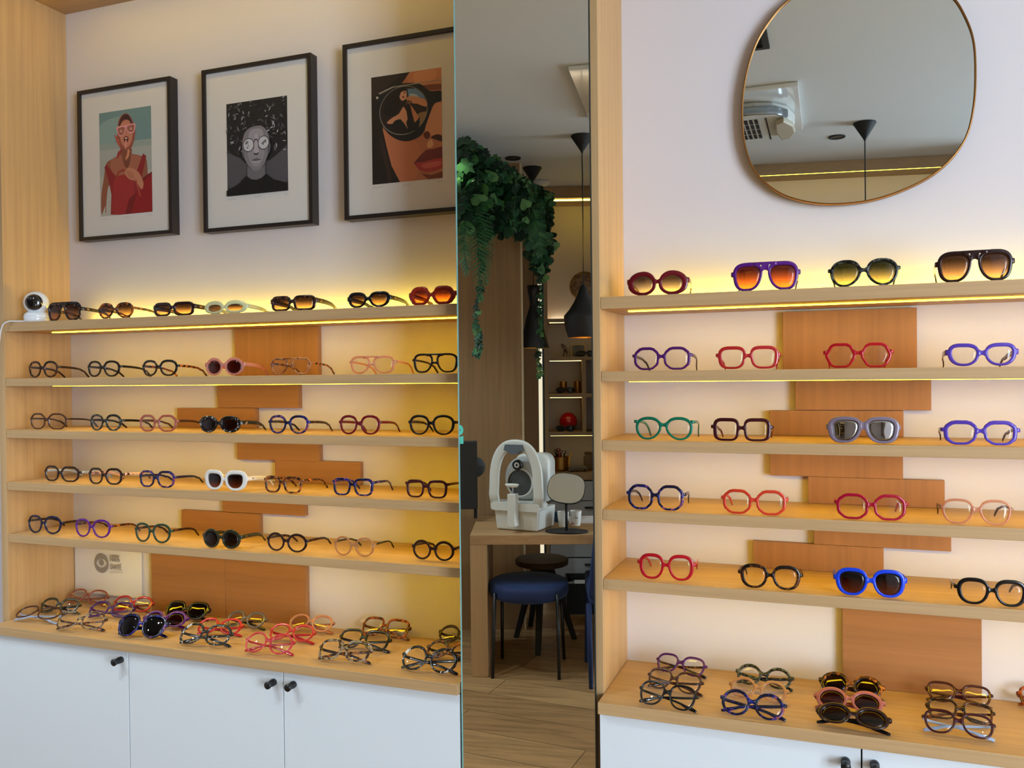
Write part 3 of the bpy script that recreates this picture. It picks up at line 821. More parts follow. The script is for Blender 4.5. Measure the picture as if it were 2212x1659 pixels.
def glasses(W, H, shape, st, fm, tm, lm, fold=False, tmod=None):
    """returns dict part -> MB list in local space: x across, -y towards the viewer, z up"""
    # st: rim thickness (top, outer, bottom, inner), bridge kind, temple height
    tt, to, tb, ti = [v * .00118 for v in st['rim']]
    g = st.get('gap', .015); ep = st.get('ep', .003); d = st.get('deep', .0042)
    a = (W - 2 * ep - 2 * to - g - 2 * ti * .55) / 4; b = (H - tt - tb) / 2
    cx_ = g / 2 + ti * .55 + a; zc = tb + b
    ins = outline(shape, a, b); nn = normals(ins)
    outs = []
    for p, q in zip(ins, nn):
        wx = max(0, q.x) ** 2; wi = max(0, -q.x) ** 2; wt = max(0, q.y) ** 2; wb = max(0, -q.y) ** 2
        th = wx * to + wi * ti + wt * tt + wb * tb
        outs.append(p + q * th)
    fr = MB(); N = len(ins); lenses = []
    for sgn in (1, -1):
        vs = []; fs = []
        for p, q, o_ in zip(ins, nn, outs):
            th = (o_ - p).length; e = min(.0011, th * .3)
            sec = [(0, -d / 2 + e), (e, -d / 2), (th - e, -d / 2), (th, -d / 2 + e), (th, d / 2 - e), (th - e, d / 2), (e, d / 2), (0, d / 2 - e)]
            for r, y in sec:
                v = p + q * r
                X = cx_ + v.x
                vs.append((sgn * X, y + wrap(X), zc + v.y))
        for i in range(N):
            j = (i + 1) % N
            for k in range(8):
                k2 = (k + 1) % 8
                f = (i * 8 + k, j * 8 + k, j * 8 + k2, i * 8 + k2)
                fs.append(f if sgn > 0 else f[::-1])
        fr.add(vs, fs)
        lb = MB(); vs = []; fs = []; R = 4
        for side, off in ((0, -.0006), (1, .0009)):
            vs.append((sgn * cx_, wrap(cx_) + off - .0012, zc))
            for r_ in range(1, R + 1):
                for p in ins:
                    v = p * (1.0 * r_ / R) * 1.012
                    X = cx_ + v.x
                    vs.append((sgn * X, wrap(X) + off - .0012 * (1 - (r_ / R) ** 2), zc + v.y))
        M_ = 1 + R * N
        for side in (0, 1):
            o0 = side * M_
            for i in range(N):
                j = (i + 1) % N
                f = (o0, o0 + 1 + i, o0 + 1 + j); fs.append(f if (side == 0) == (sgn > 0) else f[::-1])
                for r_ in range(R - 1):
                    q0 = o0 + 1 + r_ * N
                    f = (q0 + i, q0 + N + i, q0 + N + j, q0 + j); fs.append(f if (side == 0) == (sgn > 0) else f[::-1])
        for i in range(N):
            j = (i + 1) % N; q0 = 1 + (R - 1) * N
            f = (q0 + i, M_ + q0 + i, M_ + q0 + j, q0 + j); fs.append(f if sgn > 0 else f[::-1])
        lb.add(vs, fs); lenses.append(lb)
    # bridge
    def rimx(zrel, side='in'):
        """x of the nasal outer edge of the right rim at height zrel above the lens centre"""
        best = min(((abs(o_.y - zrel) + (10 if o_.x > 0 else 0)), o_.x) for o_ in outs)[1]
        return cx_ + best
    def slab(zt_f, zb_f, xr_f, n=8, yo=-.0002, dd=None):
        dd = dd or d * .92
        vs = []; fs = []
        for i in range(n + 1):
            u = -1 + 2 * i / n
            zt_, zb_ = zt_f(u), zb_f(u)
            e = min(.0008, abs(zt_ - zb_) * .3)
            for (z, y) in ((zb_ + e, -dd / 2), (zt_ - e, -dd / 2), (zt_, -dd / 2 + e), (zt_, dd / 2 - e), (zt_ - e, dd / 2), (zb_ + e, dd / 2), (zb_, dd / 2 - e), (zb_, -dd / 2 + e)):
                x = u * xr_f
                vs.append((x, y + yo + wrap(x), z))
        for i in range(n):
            for k in range(8):
                k2 = (k + 1) % 8
                fs.append((i * 8 + k, i * 8 + k2, (i + 1) * 8 + k2, (i + 1) * 8 + k))
        fs.append(tuple(range(8))[::-1]); fs.append(tuple(n * 8 + k for k in range(8)))
        fr.add(vs, fs)
    br = st.get('bridge', 'std')
    if br in ('std', 'low', 'high'):
        zb_ = {'std': .28, 'low': .12, 'high': .45}[br] * b; hb = st.get('bh', .0075)
        xr = rimx(zb_) + ti * .45
        slab(lambda u: zc + zb_ + hb / 2 + .0045 * u * u, lambda u: zc + zb_ - hb / 2 - .0055 * u * u, xr)
    if br in ('bar', 'double'):
        zt_ = zc + b + tt * .98; hb = st.get('bh', .006)
        slab(lambda u: zt_ - .0001 + (0 if br == 'bar' else -.0005), lambda u: zt_ - hb - .0035 * u * u, cx_ - a * .45)
        if br == 'double':
            zb_ = .05 * b; xr = rimx(zb_) + ti * .5
            slab(lambda u: zc + zb_ + .003 + .002 * u * u, lambda u: zc + zb_ - .0025 - .003 * u * u, xr)
        else:
            xr = rimx(.45 * b) + ti * .4
            slab(lambda u: zt_ - .001, lambda u: zc + .62 * b - .006 * u * u, xr)
    # end pieces
    hz = st.get('hz', .38) * b; hth = st.get('th', .006)
    hz = min(hz, b + tt - hth / 2)
    for sgn in (1, -1):
        x_out = W / 2
        best = max((o_.x for o_ in outs if abs(o_.y - hz) < b * .35), default=a)
        x_in = cx_ + best - to * .6
        eh = max(hth, .0052) * (1.05)
        p = [(sgn * x_in, wrap(x_in), zc + hz), (sgn * (x_in * .35 + x_out * .65), wrap(x_in) + .0008, zc + hz), (sgn * (x_out - .0005), wrap(x_out) + .0012, zc + hz), (sgn * x_out, wrap(x_out) + .0052, zc + hz)]
        fr.tube(p, 0, 10, False, [d * .9, d * .9, d * .95, .0036], [eh * 1.1, eh * 1.05, eh, eh * .92], (0, 0, 1))
    # hinge barrels
    hg = []
    for sgn in (1, -1):
        hx = sgn * (W / 2 - .0022); hg.append(MB())
        hg[-1].box(min(hx - .0012, hx + .0012), max(hx - .0012, hx + .0012), wrap(W / 2) + .003, wrap(W / 2) + .0075, zc + hz - .0022, zc + hz + .0022)
    temples = []
    y0 = wrap(W / 2) + .0045; zh = zc + hz
    for sgn in (1, -1):
        tb_ = MB()
        if not fold:
            x = W / 2 - .0012; tipz = -zh + .0025
            path = [(x, y0, 0), (x + .0005, y0 + .03, -.001), (x - .001, y0 + .06, -.003), (x - .003, y0 + .083, -.006), (x - .005, y0 + .097, -.011),
                    (x - .007, y0 + .107, tipz * .45), (x - .009, y0 + .117, tipz * .72), (x - .010, y0 + .128, tipz)]
            pts = [(sgn * q[0], q[1], zh + q[2]) for q in path]
            hs = [hth, hth, hth * .96, hth * .82, hth * .7 + .001, .0055, .0062, .005]
            ws = [.0034, .0034, .0032, .003, .003, .003, .003, .0026]
            pts = [tuple(p_) for p_ in pts]
        else:
            lay = .0065 if sgn > 0 else .0115
            dz = 0.0 if sgn > 0 else -.0015
            path = [(W / 2 - .0012, y0 - .001, 0), (W / 2 - .006, y0 + lay - .002, dz), (W / 4, y0 + lay - .001, -zh * .12 + dz), (0, y0 + lay - .003, -zh * .26 + dz),
                    (-W * .20, y0 + lay - .002, -zh * .40 + dz), (-W * .30, y0 + lay, -zh * .52 + dz), (-W * .40, y0 + lay + .001, -zh * .64), (-W * .49, y0 + lay + .002, -zh * .74)]
            pts = [(sgn * q[0], q[1], zh + q[2]) for q in path]
            hs = [hth, hth, hth, hth * .92, hth * .88, .0075, .009, .006]
            ws = [.0032, .0032, .003, .003, .003, .003, .003, .0026]
        # resample smoothly
        P = [Vector(p_) for p_ in pts]; SP = []; HS = []; WS = []
        for i in range(len(P) - 1):
            p0, p1, p2, p3 = P[max(i - 1, 0)], P[i], P[i + 1], P[min(i + 2, len(P) - 1)]
            for j in range(3):
                s = j / 3
                SP.append(.5 * ((2 * p1) + (-p0 + p2) * s + (2 * p0 - 5 * p1 + 4 * p2 - p3) * s * s + (-p0 + 3 * p1 - 3 * p2 + p3) * s ** 3))
                HS.append(hs[i] + (hs[i + 1] - hs[i]) * s); WS.append(ws[i] + (ws[i + 1] - ws[i]) * s)
        SP.append(P[-1]); HS.append(hs[-1]); WS.append(ws[-1])
        tb_.tube([tuple(p_) for p_ in SP], 0, 10, False, WS, HS, (0, 0, 1))
        temples.append(tb_)
    return fr, lenses, temples, hg, (W / 2, y0, zh, hth)
def place_glasses(name, base, zrot, tilt, roll, W, H, shape, st, fm, tm, lm, label, cat, group, fold=False, mark=False):
    fr, ln, te, hg, hinge = glasses(W, H, shape, st, fm, tm, lm, fold)
    R = Matrix.Rotation(zrot, 4, 'Z') @ Matrix.Rotation(-tilt, 4, 'X') @ Matrix.Rotation(roll, 4, 'Y')
    allv = [R @ v for m_ in [fr] + te for v in m_.v]
    zmin = min(v.z for v in allv)
    loc = Vector(base) + Vector((0, 0, -zmin + .0003))
    T = Matrix.Translation(loc) @ R
    org = Vector(base)
    t = thing(name, tuple(org), label, cat, group)
    for m_ in [fr] + hg + ln + te: m_.v = [T @ v for v in m_.v]
    f = fr.build('frame_front', fm, t, smooth=True)
    for l in ln: l.build('lens', lm, t, smooth=True)
    for q in te:
        o = q.build('temple', tm, t, smooth=True)
    for q in hg: q.build('hinge', LEDT, t)
    if mark:                                        # little gold mark on the visible side of the temple
        X, y0, zh, hth = hinge
        mb = MB(T)
        for k in range(3):
            mb.box(X + .0006, X + .0012, y0 + .014 + k * .0028, y0 + .0155 + k * .0028, zh - .0028, zh + .0022)
        mb.box(X + .0006, X + .0012, y0 + .0168, y0 + .0215, zh - .0032, zh - .0020)
        mb.build('temple_mark', GOLD, t)
    return t

# styles
ST = {
 'thin':   dict(rim=(4.4, 4.2, 3.2, 3.6), bridge='std', th=.0055),
 'mid':    dict(rim=(6.0, 5.6, 4.2, 4.8), bridge='std', th=.0075, bh=.0075),
 'thick':  dict(rim=(7.0, 7.0, 4.6, 5.0), bridge='std', th=.0115, bh=.009),
 'chunky': dict(rim=(9.5, 11.5, 6.0, 6.5), bridge='std', th=.012, bh=.009, gap=.013, ep=.001),
 'avi':    dict(rim=(5.0, 5.4, 3.8, 4.2), bridge='double', th=.006, hz=.45, bh=.0048),
 'navi':   dict(rim=(7.5, 6.4, 4.8, 4.8), bridge='bar', th=.0105, hz=.35, gap=.017),
 'key':    dict(rim=(6.2, 5.6, 4.0, 4.8), bridge='high', th=.007, hz=.78, ep=.003),
 'slab':   dict(rim=(7.0, 7.0, 4.6, 5.4), bridge='high', th=.013, bh=.009, hz=.55),
 'shield': dict(rim=(6.5, 8.5, 4.6, 6.0), bridge='high', th=.012, bh=.016, gap=.012, ep=.001, hz=.3),
 'wide':   dict(rim=(7.0, 7.0, 4.4, 5.0), bridge='std', th=.008, ep=.004),
}
# materials
BK = acetate('black_acetate', S(16, 14, 15)); DBR = acetate('dark_brown_acetate', S(42, 20, 18)); BUR = acetate('burgundy_acetate', S(64, 14, 24))
NAVY = acetate('navy_acetate', S(24, 24, 56)); PURP = acetate('purple_acetate', S(92, 30, 128)); RED = acetate('red_acetate', S(184, 20, 36))
CRIM = acetate('crimson_acetate', S(172, 14, 50)); OLIV = acetate('olive_acetate', S(46, 46, 30)); GRN = acetate('green_acetate', S(10, 110, 82))
WHT = acetate('white_acetate', S(236, 230, 222)); CREAM = acetate('cream_acetate', S(226, 222, 168)); VIO = acetate('violet_acetate', S(92, 66, 182))
BLUE = acetate('bright_blue_acetate', S(22, 68, 226)); DRED = acetate('dark_red_acetate', S(112, 18, 30)); ORED = acetate('orange_red_acetate', S(214, 62, 40))
PLUM = acetate('plum_acetate', S(58, 24, 92)); DPUR = acetate('deep_purple_acetate', S(84, 26, 104)); MAUV = acetate('mauve_acetate', S(134, 118, 134)); DUST = acetate('dusty_pink_acetate', S(172, 96, 84))
RUST = acetate('rust_acetate', S(158, 40, 22)); BRN = acetate('brown_acetate', S(74, 40, 26)); DGRN = acetate('dark_green_acetate', S(42, 66, 48)); LBLU = acetate('pale_blue_acetate', S(176, 190, 222))
TORT = tortoise('tortoise_brown', S(30, 14, 10), S(110, 54, 22), S(176, 98, 36)); DTOR = tortoise('tortoise_dark', S(20, 12, 10), S(58, 30, 18), S(104, 60, 28), 80, .52)
ATOR = tortoise('tortoise_amber', S(112, 48, 14), S(196, 122, 44), S(226, 170, 96), 60, .46); BTOR = tortoise('tortoise_blue', S(14, 14, 40), S(24, 40, 132), S(150, 70, 40), 75, .55)
PTOR = tortoise('tortoise_pink', S(60, 24, 26), S(206, 150, 140), S(228, 190, 178), 70, .46); MARB = tortoise('marble_black_white', S(14, 13, 13), S(60, 54, 50), S(214, 206, 200), 80, .56)
GTOR = tortoise('tortoise_grey', S(14, 15, 14), S(54, 58, 52), S(96, 100, 90), 90, .52); RTOR = tortoise('tortoise_red_brown', S(70, 22, 14), S(132, 52, 28), S(166, 80, 44), 60, .46)
PKC = translucent('clear_pink', S(214, 160, 148), .55); PCH = translucent('clear_peach', S(222, 172, 136), .55); PNK = translucent('clear_rose_brown', S(178, 100, 82), .35)
RDC = translucent('clear_red', S(196, 46, 52), .35); RSC = translucent('clear_raspberry', S(214, 66, 78), .45); AMC = translucent('clear_amber_spots', S(206, 150, 96), .5, S(104, 46, 14))
CLR = translucent('clear_crystal', S(216, 206, 196), .7); GRC = translucent('clear_grey', S(120, 112, 110), .45); PEB = translucent('clear_honey', S(196, 142, 92), .4)
BRC = translucent('clear_brown_spots', S(196, 178, 150), .6, S(54, 28, 16)); LCL = lens_mat('lens_clear', (.96, .96, .96, 1))
LBR = lens_mat('lens_gradient_brown', (.20, .13, .09, 1), (.82, .62, .44, 1)); LGY = lens_mat('lens_gradient_grey', (.26, .19, .17, 1), (.85, .78, .68, 1))
LGN = lens_mat('lens_gradient_green', (.15, .16, .09, 1), (.82, .74, .50, 1)); LOR = lens_mat('lens_gradient_orange', (.30, .11, .10, 1), (.98, .50, .22, 1))
LRB = lens_mat('lens_red_brown', (.22, .07, .06, 1)); LDK = lens_mat('lens_dark', (.05, .035, .03, 1)); LDB = lens_mat('lens_dark_brown', (.16, .09, .05, 1))
LDG = lens_mat('lens_gradient_dark', (.06, .03, .03, 1), (.34, .20, .14, 1)); LOL = lens_mat('lens_olive', (.11, .085, .03, 1)); LDR = lens_mat('lens_dark_red', (.30, .08, .03, 1))
LMI = mirror_mat('lens_silver_mirror', (.42, .42, .40, 1))

# standing pairs: px left, px right, px top, px bottom, shape, style, frame, temple, lens, words, sun
ROWS = {
 ('left', 0): [
  (98, 174, 653.5, 695, 'aviator', 'navi', DTOR, DTOR, LBR, 'dark tortoise flat-top aviator sunglasses in front of the white camera', 1),
  (209, 287, 655, 692, 'drop', 'mid', TORT, TORT, LBR, 'brown rounded sunglasses with striped tortoise rims, second on the top shelf', 1),
  (327, 418, 654, 687.5, 'rect', 'slab', DBR, TORT, LBR, 'dark brown rectangular sunglasses left of the cream pair, top shelf', 1),
  (439, 531, 651, 683, 'oval', 'chunky', CREAM, CREAM, LBR, 'cream yellow oval sunglasses on the top left shelf', 1),
  (582, 681, 640, 677.5, 'rect', 'slab', DTOR, DTOR, LBR, 'black-speckled rectangular sunglasses right of the cream pair, top shelf', 1),
  (747, 843, 632, 668.5, 'cat', 'thick', BK, BK, LBR, 'black cat-eye sunglasses beside the rust red pair, top left shelf', 1),
  (880, 984, 620, 661.5, 'hexagon', 'chunky', RUST, RUST, LOR, 'rust red angular sunglasses with orange lenses, top left shelf', 1)],
 ('left', 1): [
  (60, 123, 781, 817, 'panto', 'mid', DTOR, DBR, LCL, 'black-brown squarish eyeglasses, leftmost on the second left shelf', 0),
  (185, 258.5, 780, 816.5, 'panto', 'mid', BK, BK, LCL, 'black eyeglasses, second from the left on the second left shelf', 0),
  (303, 383, 778.5, 816, 'panto', 'mid', BK, TORT, LCL, 'black eyeglasses with tortoise temples left of the pink sunglasses', 0),
  (442, 525, 774, 814, 'round', 'thick', PKC, PKC, LRB, 'clear pink round sunglasses with red-brown lenses, second left shelf', 1),
  (581, 671, 774, 813, 'aviator', 'avi', AMC, TORT, LCL, 'amber tortoise double-bridge eyeglasses in front of an oak board', 0),
  (754, 852.5, 770, 810, 'aviator', 'avi', PCH, PCH, LCL, 'clear peach double-bridge eyeglasses on the second left shelf', 0),
  (889, 990, 764.5, 806.5, 'aviator', 'avi', BK, DBR, LCL, 'black double-bridge eyeglasses beside the tall mirror, second left shelf', 0)],
 ('left', 2): [
  (61.5, 140.5, 894, 929, 'octagon', 'thin', BRN, DBR, LCL, 'dark brown octagonal eyeglasses, leftmost on the middle left shelf', 0),
  (190, 262, 896, 933, 'panto', 'mid', GTOR, BK, LCL, 'black and grey-green eyeglasses, second on the middle left shelf', 0),
  (298, 380, 897, 936, 'octagon', 'mid', PNK, BRN, LCL, 'translucent rose brown eyeglasses left of the marbled sunglasses', 0),
  (428, 518, 900, 939.5, 'panto', 'thick', MARB, MARB, LDB, 'black and white marbled sunglasses on the middle left shelf', 1),
  (577.5, 666.5, 898, 940, 'panto', 'mid', BTOR, DTOR, LCL, 'blue tortoise rounded eyeglasses right of the marbled sunglasses', 0),
  (731, 821, 898, 940.5, 'panto', 'mid', DRED, DRED, LCL, 'dark red rounded eyeglasses with red temples, middle left shelf', 0),
  (881, 982, 897.5, 941.5, 'panto', 'mid', BK, DTOR, LCL, 'black rounded eyeglasses beside the tall mirror, middle left shelf', 0)],
 ('left', 3): [
  (90, 170, 1008, 1042, 'softoct', 'mid', DBR, LBLU, LCL, 'dark brown angular eyeglasses with pale white temples, fourth left shelf', 0),
  (189, 262, 1012, 1048, 'softoct', 'mid', DBR, PTOR, LCL, 'dark angular eyeglasses with pink tortoise temples, fourth left shelf', 0),
  (298, 376, 1018, 1054.5, 'softoct', 'mid', BTOR, NAVY, LCL, 'navy tortoise angular eyeglasses left of the white sunglasses', 0),
  (437.5, 532, 1017, 1061, 'cat', 'chunky', WHT, WHT, LDG, 'white cat-eye sunglasses with brown lenses, fourth left shelf', 1),
  (566.5, 653, 1030, 1066.5, 'square', 'key', TORT, TORT, LCL, 'brown tortoise square eyeglasses right of the white sunglasses', 0),
  (717, 806, 1034, 1072.5, 'square', 'key', BTOR, BTOR, LCL, 'blue tortoise square eyeglasses, second from the mirror, fourth left shelf', 0),
  (874, 967, 1038, 1077.5, 'square', 'key', BUR, BUR, LCL, 'burgundy square eyeglasses beside the tall mirror, fourth left shelf', 0)],
 ('left', 4): [
  (57.5, 130, 1115, 1154, 'panto', 'mid', NAVY, DBR, LCL, 'dark navy eyeglasses, leftmost on the lowest left shelf', 0),
  (160, 236, 1122.5, 1162.5, 'panto', 'mid', PURP, TORT, LCL, 'purple eyeglasses with dark tortoise temples, lowest left shelf', 0),
  (288.5, 367, 1131.5, 1173.5, 'panto', 'mid', DGRN, DTOR, LCL, 'dark green eyeglasses left of the olive sunglasses', 0),
  (436.5, 518, 1144.5, 1186, 'round', 'thick', OLIV, OLIV, LOL, 'olive green round sunglasses with brown lenses, lowest left shelf', 1),
  (573, 663, 1153, 1193.5, 'round', 'mid', DBR, DTOR, LCL, 'dark brown round eyeglasses just right of the olive sunglasses', 0),
  (720, 808, 1161, 1203, 'round', 'thin', PEB, OLIV, LCL, 'clear honey round eyeglasses with olive temples, lowest left shelf', 0),
  (888, 982, 1169, 1212, 'round', 'mid', DBR, DBR, LCL, 'dark brown round eyeglasses beside the tall mirror, lowest left shelf', 0)],
 ('right', 0): [
  (1355, 1486.5, 587, 637, 'oval', 'chunky', DRED, DRED, LGY, 'thick dark red oval sunglasses beside the post, top right shelf', 1),
  (1580, 1728, 567, 627.5, 'aviator', 'navi', PURP, PURP, LOR, 'purple flat-top aviator sunglasses with orange lenses, top right shelf', 1),
  (1789.5, 1944, 561, 618.5, 'drop', 'mid', GTOR, GTOR, LGN, 'black rounded aviator sunglasses with green lenses, top right shelf', 1),
  (2022, 2192, 542, 608, 'aviator', 'navi', DBR, DBR, LBR, 'large dark burgundy flat-top aviator sunglasses, rightmost on the top shelf', 1)],
 ('right', 1): [
  (1365, 1494, 751, 801, 'octagon', 'mid', DPUR, DTOR, LCL, 'deep purple faceted round eyeglasses on the second right shelf', 0),
  (1547, 1686, 749, 801, 'square', 'wide', RDC, RDC, LCL, 'clear red square eyeglasses on the second right shelf', 0),
  (1779.5, 1930, 742, 798, 'hexagon', 'mid', RED, RED, LCL, 'red faceted round eyeglasses in front of the square oak board', 0),
  (2044, 2201, 743, 794.5, 'cat', 'thick', VIO, BUR, LCL, 'violet blue cat-eye eyeglasses with dark temples, second right shelf', 0)],
 ('right', 2): [
  (1369, 1499, 902, 953, 'drop', 'key', GRN, GRN, LCL, 'emerald green rounded eyeglasses on the middle right shelf', 0),
  (1536, 1669, 905, 957.5, 'rect', 'wide', BUR, DRED, LCL, 'dark burgundy square eyeglasses right of the green pair', 0),
  (1786.5, 1945, 902, 963.5, 'aviator', 'shield', MAUV, MAUV, LMI, 'mauve grey thick sunglasses with silver mirrored lenses, middle right shelf', 1),
  (2034, 2204, 910.5, 967, 'softoct', 'wide', VIO, BUR, LCL, 'violet blue square eyeglasses, rightmost on the middle right shelf', 0)],
 ('right', 3): [
  (1353, 1479, 1049, 1103.5, 'octagon', 'mid', BTOR, NAVY, LCL, 'blue tortoise octagonal eyeglasses beside the post, fourth right shelf', 0),
  (1558, 1701, 1060, 1114, 'octagon', 'mid', ORED, ORED, LCL, 'orange red octagonal eyeglasses on the fourth right shelf', 0),
  (1804, 1962, 1069, 1129, 'octagon', 'mid', CRIM, CRIM, LCL, 'crimson faceted eyeglasses on the fourth right shelf', 0),
  (2032, 2190, 1081, 1137, 'bigpanto', 'thin', PCH, DTOR, LCL, 'clear peach eyeglasses with dark temples, fourth right shelf', 0)],
 ('right', 4): [
  (1377, 1502, 1199, 1254.5, 'bigpanto', 'wide', RED, RED, LCL, 'bright red rounded eyeglasses, leftmost on the lowest right shelf', 0),
  (1595, 1733.5, 1222, 1278.5, 'bigpanto', 'wide', DTOR, DTOR, LCL, 'dark tortoise rounded eyeglasses between the red and blue pairs', 0),
  (1802, 1960, 1231, 1293.5, 'bigpanto', 'thick', BLUE, BLUE, LDG, 'bright blue sunglasses with dark lenses on the lowest right shelf', 1),
  (2063, 2225, 1253, 1311.5, 'bigpanto', 'wide', BK, OLIV, LCL, 'black rounded eyeglasses, rightmost on the lowest right shelf', 0)],
}
rnd = random.Random(3)
for (side, i), row in ROWS.items():
    zs = SH[i][0]
    for k, (pl, pr, pt, pb, shp, sty, fm, tm, lm, words, sun) in enumerate(row):
        pc = (pl + pr) / 2
        if i < 2: Y = YF + .034
        else:
            Y = on_z(pc, pb, zs).y; Y = min(max(Y, YF + .012), YF + .09)
        A, B = on_y(pl, (pt + pb) / 2, Y), on_y(pr, (pt + pb) / 2, Y)
        Wd = B.x - A.x
        # the side of a turned-in front shows a little of its temple; keep to real eyewear sizes
        H = abs(on_y(pc, pt, Y).z - (zs if i != 0 else zs))
        H = H * 1.0
        nm = 'sunglasses' if sun else 'eyeglasses'
        yaw = math.radians(rnd.uniform(-2.5, 2.5))
        place_glasses(nm, ((A.x + B.x) / 2, Y, zs), yaw, math.radians(1.0), 0, Wd, H, shp, ST[sty], fm, tm, lm, words,
                      nm, 'glasses standing open on the %s shelves' % side, mark=(side == 'left' and i in (0, 2, 3, 4) and sun))

# folded pairs on the counters: px left, right, top, bottom, lens shape, style, frame, temple, lens, words, sun, lean (deg), yaw (deg), height/width
FOLD = [
 (140, 217, 1289, 1315, 'panto', 'thin', PNK, PNK, LCL, 'translucent pink-brown folded eyeglasses at the very back left of the counter', 0, 46, -6, .36),
 (85, 156, 1302.5, 1334, 'panto', 'mid', OLIV, BK, LCL, 'dark olive round folded eyeglasses near the left panel', 0, 40, -12, .38),
 (25, 110, 1325, 1352, 'panto', 'thin', BRN, LBLU, LCL, 'dark folded eyeglasses with pale white temples, far left of the counter', 0, 68, -6, .36),
 (239, 316, 1298, 1331, 'panto', 'mid', RDC, DRED, LCL, 'red folded eyeglasses below the paper eye sign', 0, 42, -8, .38),
 (189, 271, 1315, 1345, 'octagon', 'mid', PLUM, DPUR, LCL, 'navy and purple folded eyeglasses in front of the red ones under the sign', 0, 50, -12, .38),
 (121, 208, 1334, 1371, 'octagon', 'thin', BRC, TORT, LCL, 'clear and brown tortoise folded eyeglasses at the left counter edge', 0, 48, -14, .38),
 (350, 438, 1310, 1347, 'cat', 'thick', BK, BK, LDK, 'black folded sunglasses at the back, behind the purple sunglasses', 1, 42, -6, .38),
 (306, 390, 1323, 1366, 'oval', 'wide', DPUR, DPUR, LDR, 'purple folded sunglasses between a blue and a black pair', 1, 48, -14, .38),
 (248, 344, 1335, 1384, 'panto', 'thick', BTOR, BTOR, LDK, 'shiny blue-black folded sunglasses at the left counter front', 1, 34, -8, .42),
 (482, 563, 1327, 1366, 'drop', 'mid', GRC, BK, LCL, 'black and grey folded eyeglasses below the large oak boards', 0, 46, -4, .40),
 (424, 510, 1344, 1382, 'octagon', 'mid', RED, RED, LCL, 'bright red folded eyeglasses behind a black and white speckled pair', 0, 50, -12, .38),
 (382, 484, 1363, 1404, 'octagon', 'mid', MARB, MARB, LCL, 'black and white speckled folded eyeglasses in front of the bright red pair', 0, 46, -8, .40),
 (618, 710, 1341, 1375, 'drop', 'mid', PCH, PNK, LCL, 'clear peach folded eyeglasses at the back, right of the oak boards', 0, 46, -6, .38),
 (575, 669, 1363, 1397, 'drop', 'mid', RDC, RED, LCL, 'clear red folded eyeglasses behind the raspberry pair', 0, 48, -6, .38),
 (522, 622, 1377, 1422, 'round', 'thin', RSC, RED, LCL, 'clear raspberry pink folded eyeglasses, front of the three reddish pairs', 0, 42, -6, .40),
 (772, 877, 1352, 1387, 'square', 'mid', RTOR, RTOR, LCL, 'brown amber folded eyeglasses at the back near the mirror', 0, 42, 0, .38),
 (724, 833, 1378, 1415, 'square', 'mid', BK, BK, LCL, 'black square folded eyeglasses behind the clear tortoise pair', 0, 46, -4, .38),
 (681, 791, 1398, 1440, 'square', 'mid', BRC, TORT, LCL, 'clear and brown tortoise folded eyeglasses in front of the black square pair', 0, 48, -6, .40),
 (943, 1046, 1368, 1400, 'round', 'mid', DBR, DBR, LCL, 'dark brown round folded eyeglasses, rearmost of three at the mirror', 0, 42, 0, .38),
 (914, 1020, 1395, 1437, 'round', 'mid', TORT, TORT, LCL, 'tortoise brown round folded eyeglasses, middle of three at the mirror', 0, 46, -2, .38),
 (858, 981, 1415, 1462, 'round', 'mid', MARB, BK, LCL, 'black round folded eyeglasses, front of three at the mirror', 0, 42, -2, .42),
 (1409, 1523, 1412, 1467, 'bigpanto', 'thin', DPUR, TORT, LCL, 'purple folded eyeglasses at the back left of the right counter', 0, 38, 9, .38),
 (1389, 1515, 1442, 1505, 'bigpanto', 'thin', BRN, BRN, LCL, 'brown folded eyeglasses between the purple and the black pair', 0, 40, 9, .38),
 (1370, 1502, 1473, 1540, 'bigpanto', 'thin', BK, BK, LCL, 'black folded eyeglasses at the front left of the right counter', 0, 40, 8, .42),
 (1584, 1712, 1437, 1495, 'round', 'mid', GTOR, GTOR, LCL, 'black and grey round folded eyeglasses, rearmost of the second column', 0, 38, 6, .38),
 (1570, 1702, 1470, 1525, 'round', 'mid', PEB, CLR, LCL, 'honey brown round folded eyeglasses with clear temples, right counter', 0, 44, 5, .38),
 (1551, 1697, 1497, 1560, 'round', 'mid', BTOR, BTOR, LCL, 'blue tortoise round folded eyeglasses, front of the second column', 0, 32, 4, .40),
 (1765, 1911, 1459, 1518, 'oval', 'wide', TORT, TORT, LDB, 'tortoise oval folded sunglasses behind the dusty pink pair', 1, 42, 6, .38),
 (1757, 1914, 1497, 1553, 'oval', 'wide', DUST, DUST, LDR, 'dusty pink oval folded sunglasses on the right counter', 1, 46, 2, .36),
 (1759, 1926, 1530, 1588, 'oval', 'wide', DBR, BK, LDB, 'dark brown oval folded sunglasses, front of the third column', 1, 54, 5, .34),
 (2000, 2148, 1486, 1535, 'cat', 'thin', BUR, BUR, LCL, 'dark brown cat-eye folded eyeglasses, rearmost at the right', 0, 42, 3, .36),
 (2000, 2152, 1522, 1574, 'square', 'thin', DTOR, TORT, LCL, 'black tortoise folded eyeglasses between two brown pairs, right end', 0, 46, 4, .36),
 (1993, 2154, 1546, 1604, 'bigpanto', 'thin', BUR, LBLU, LCL, 'burgundy folded eyeglasses with pale white temples, right counter front', 0, 42, 3, .38),
 (2200, 2352, 1500, 1546, 'square', 'mid', RTOR, RTOR, LCL, 'brown folded eyeglasses cut off at the right edge of the photo', 0, 42, 3, .36),
]
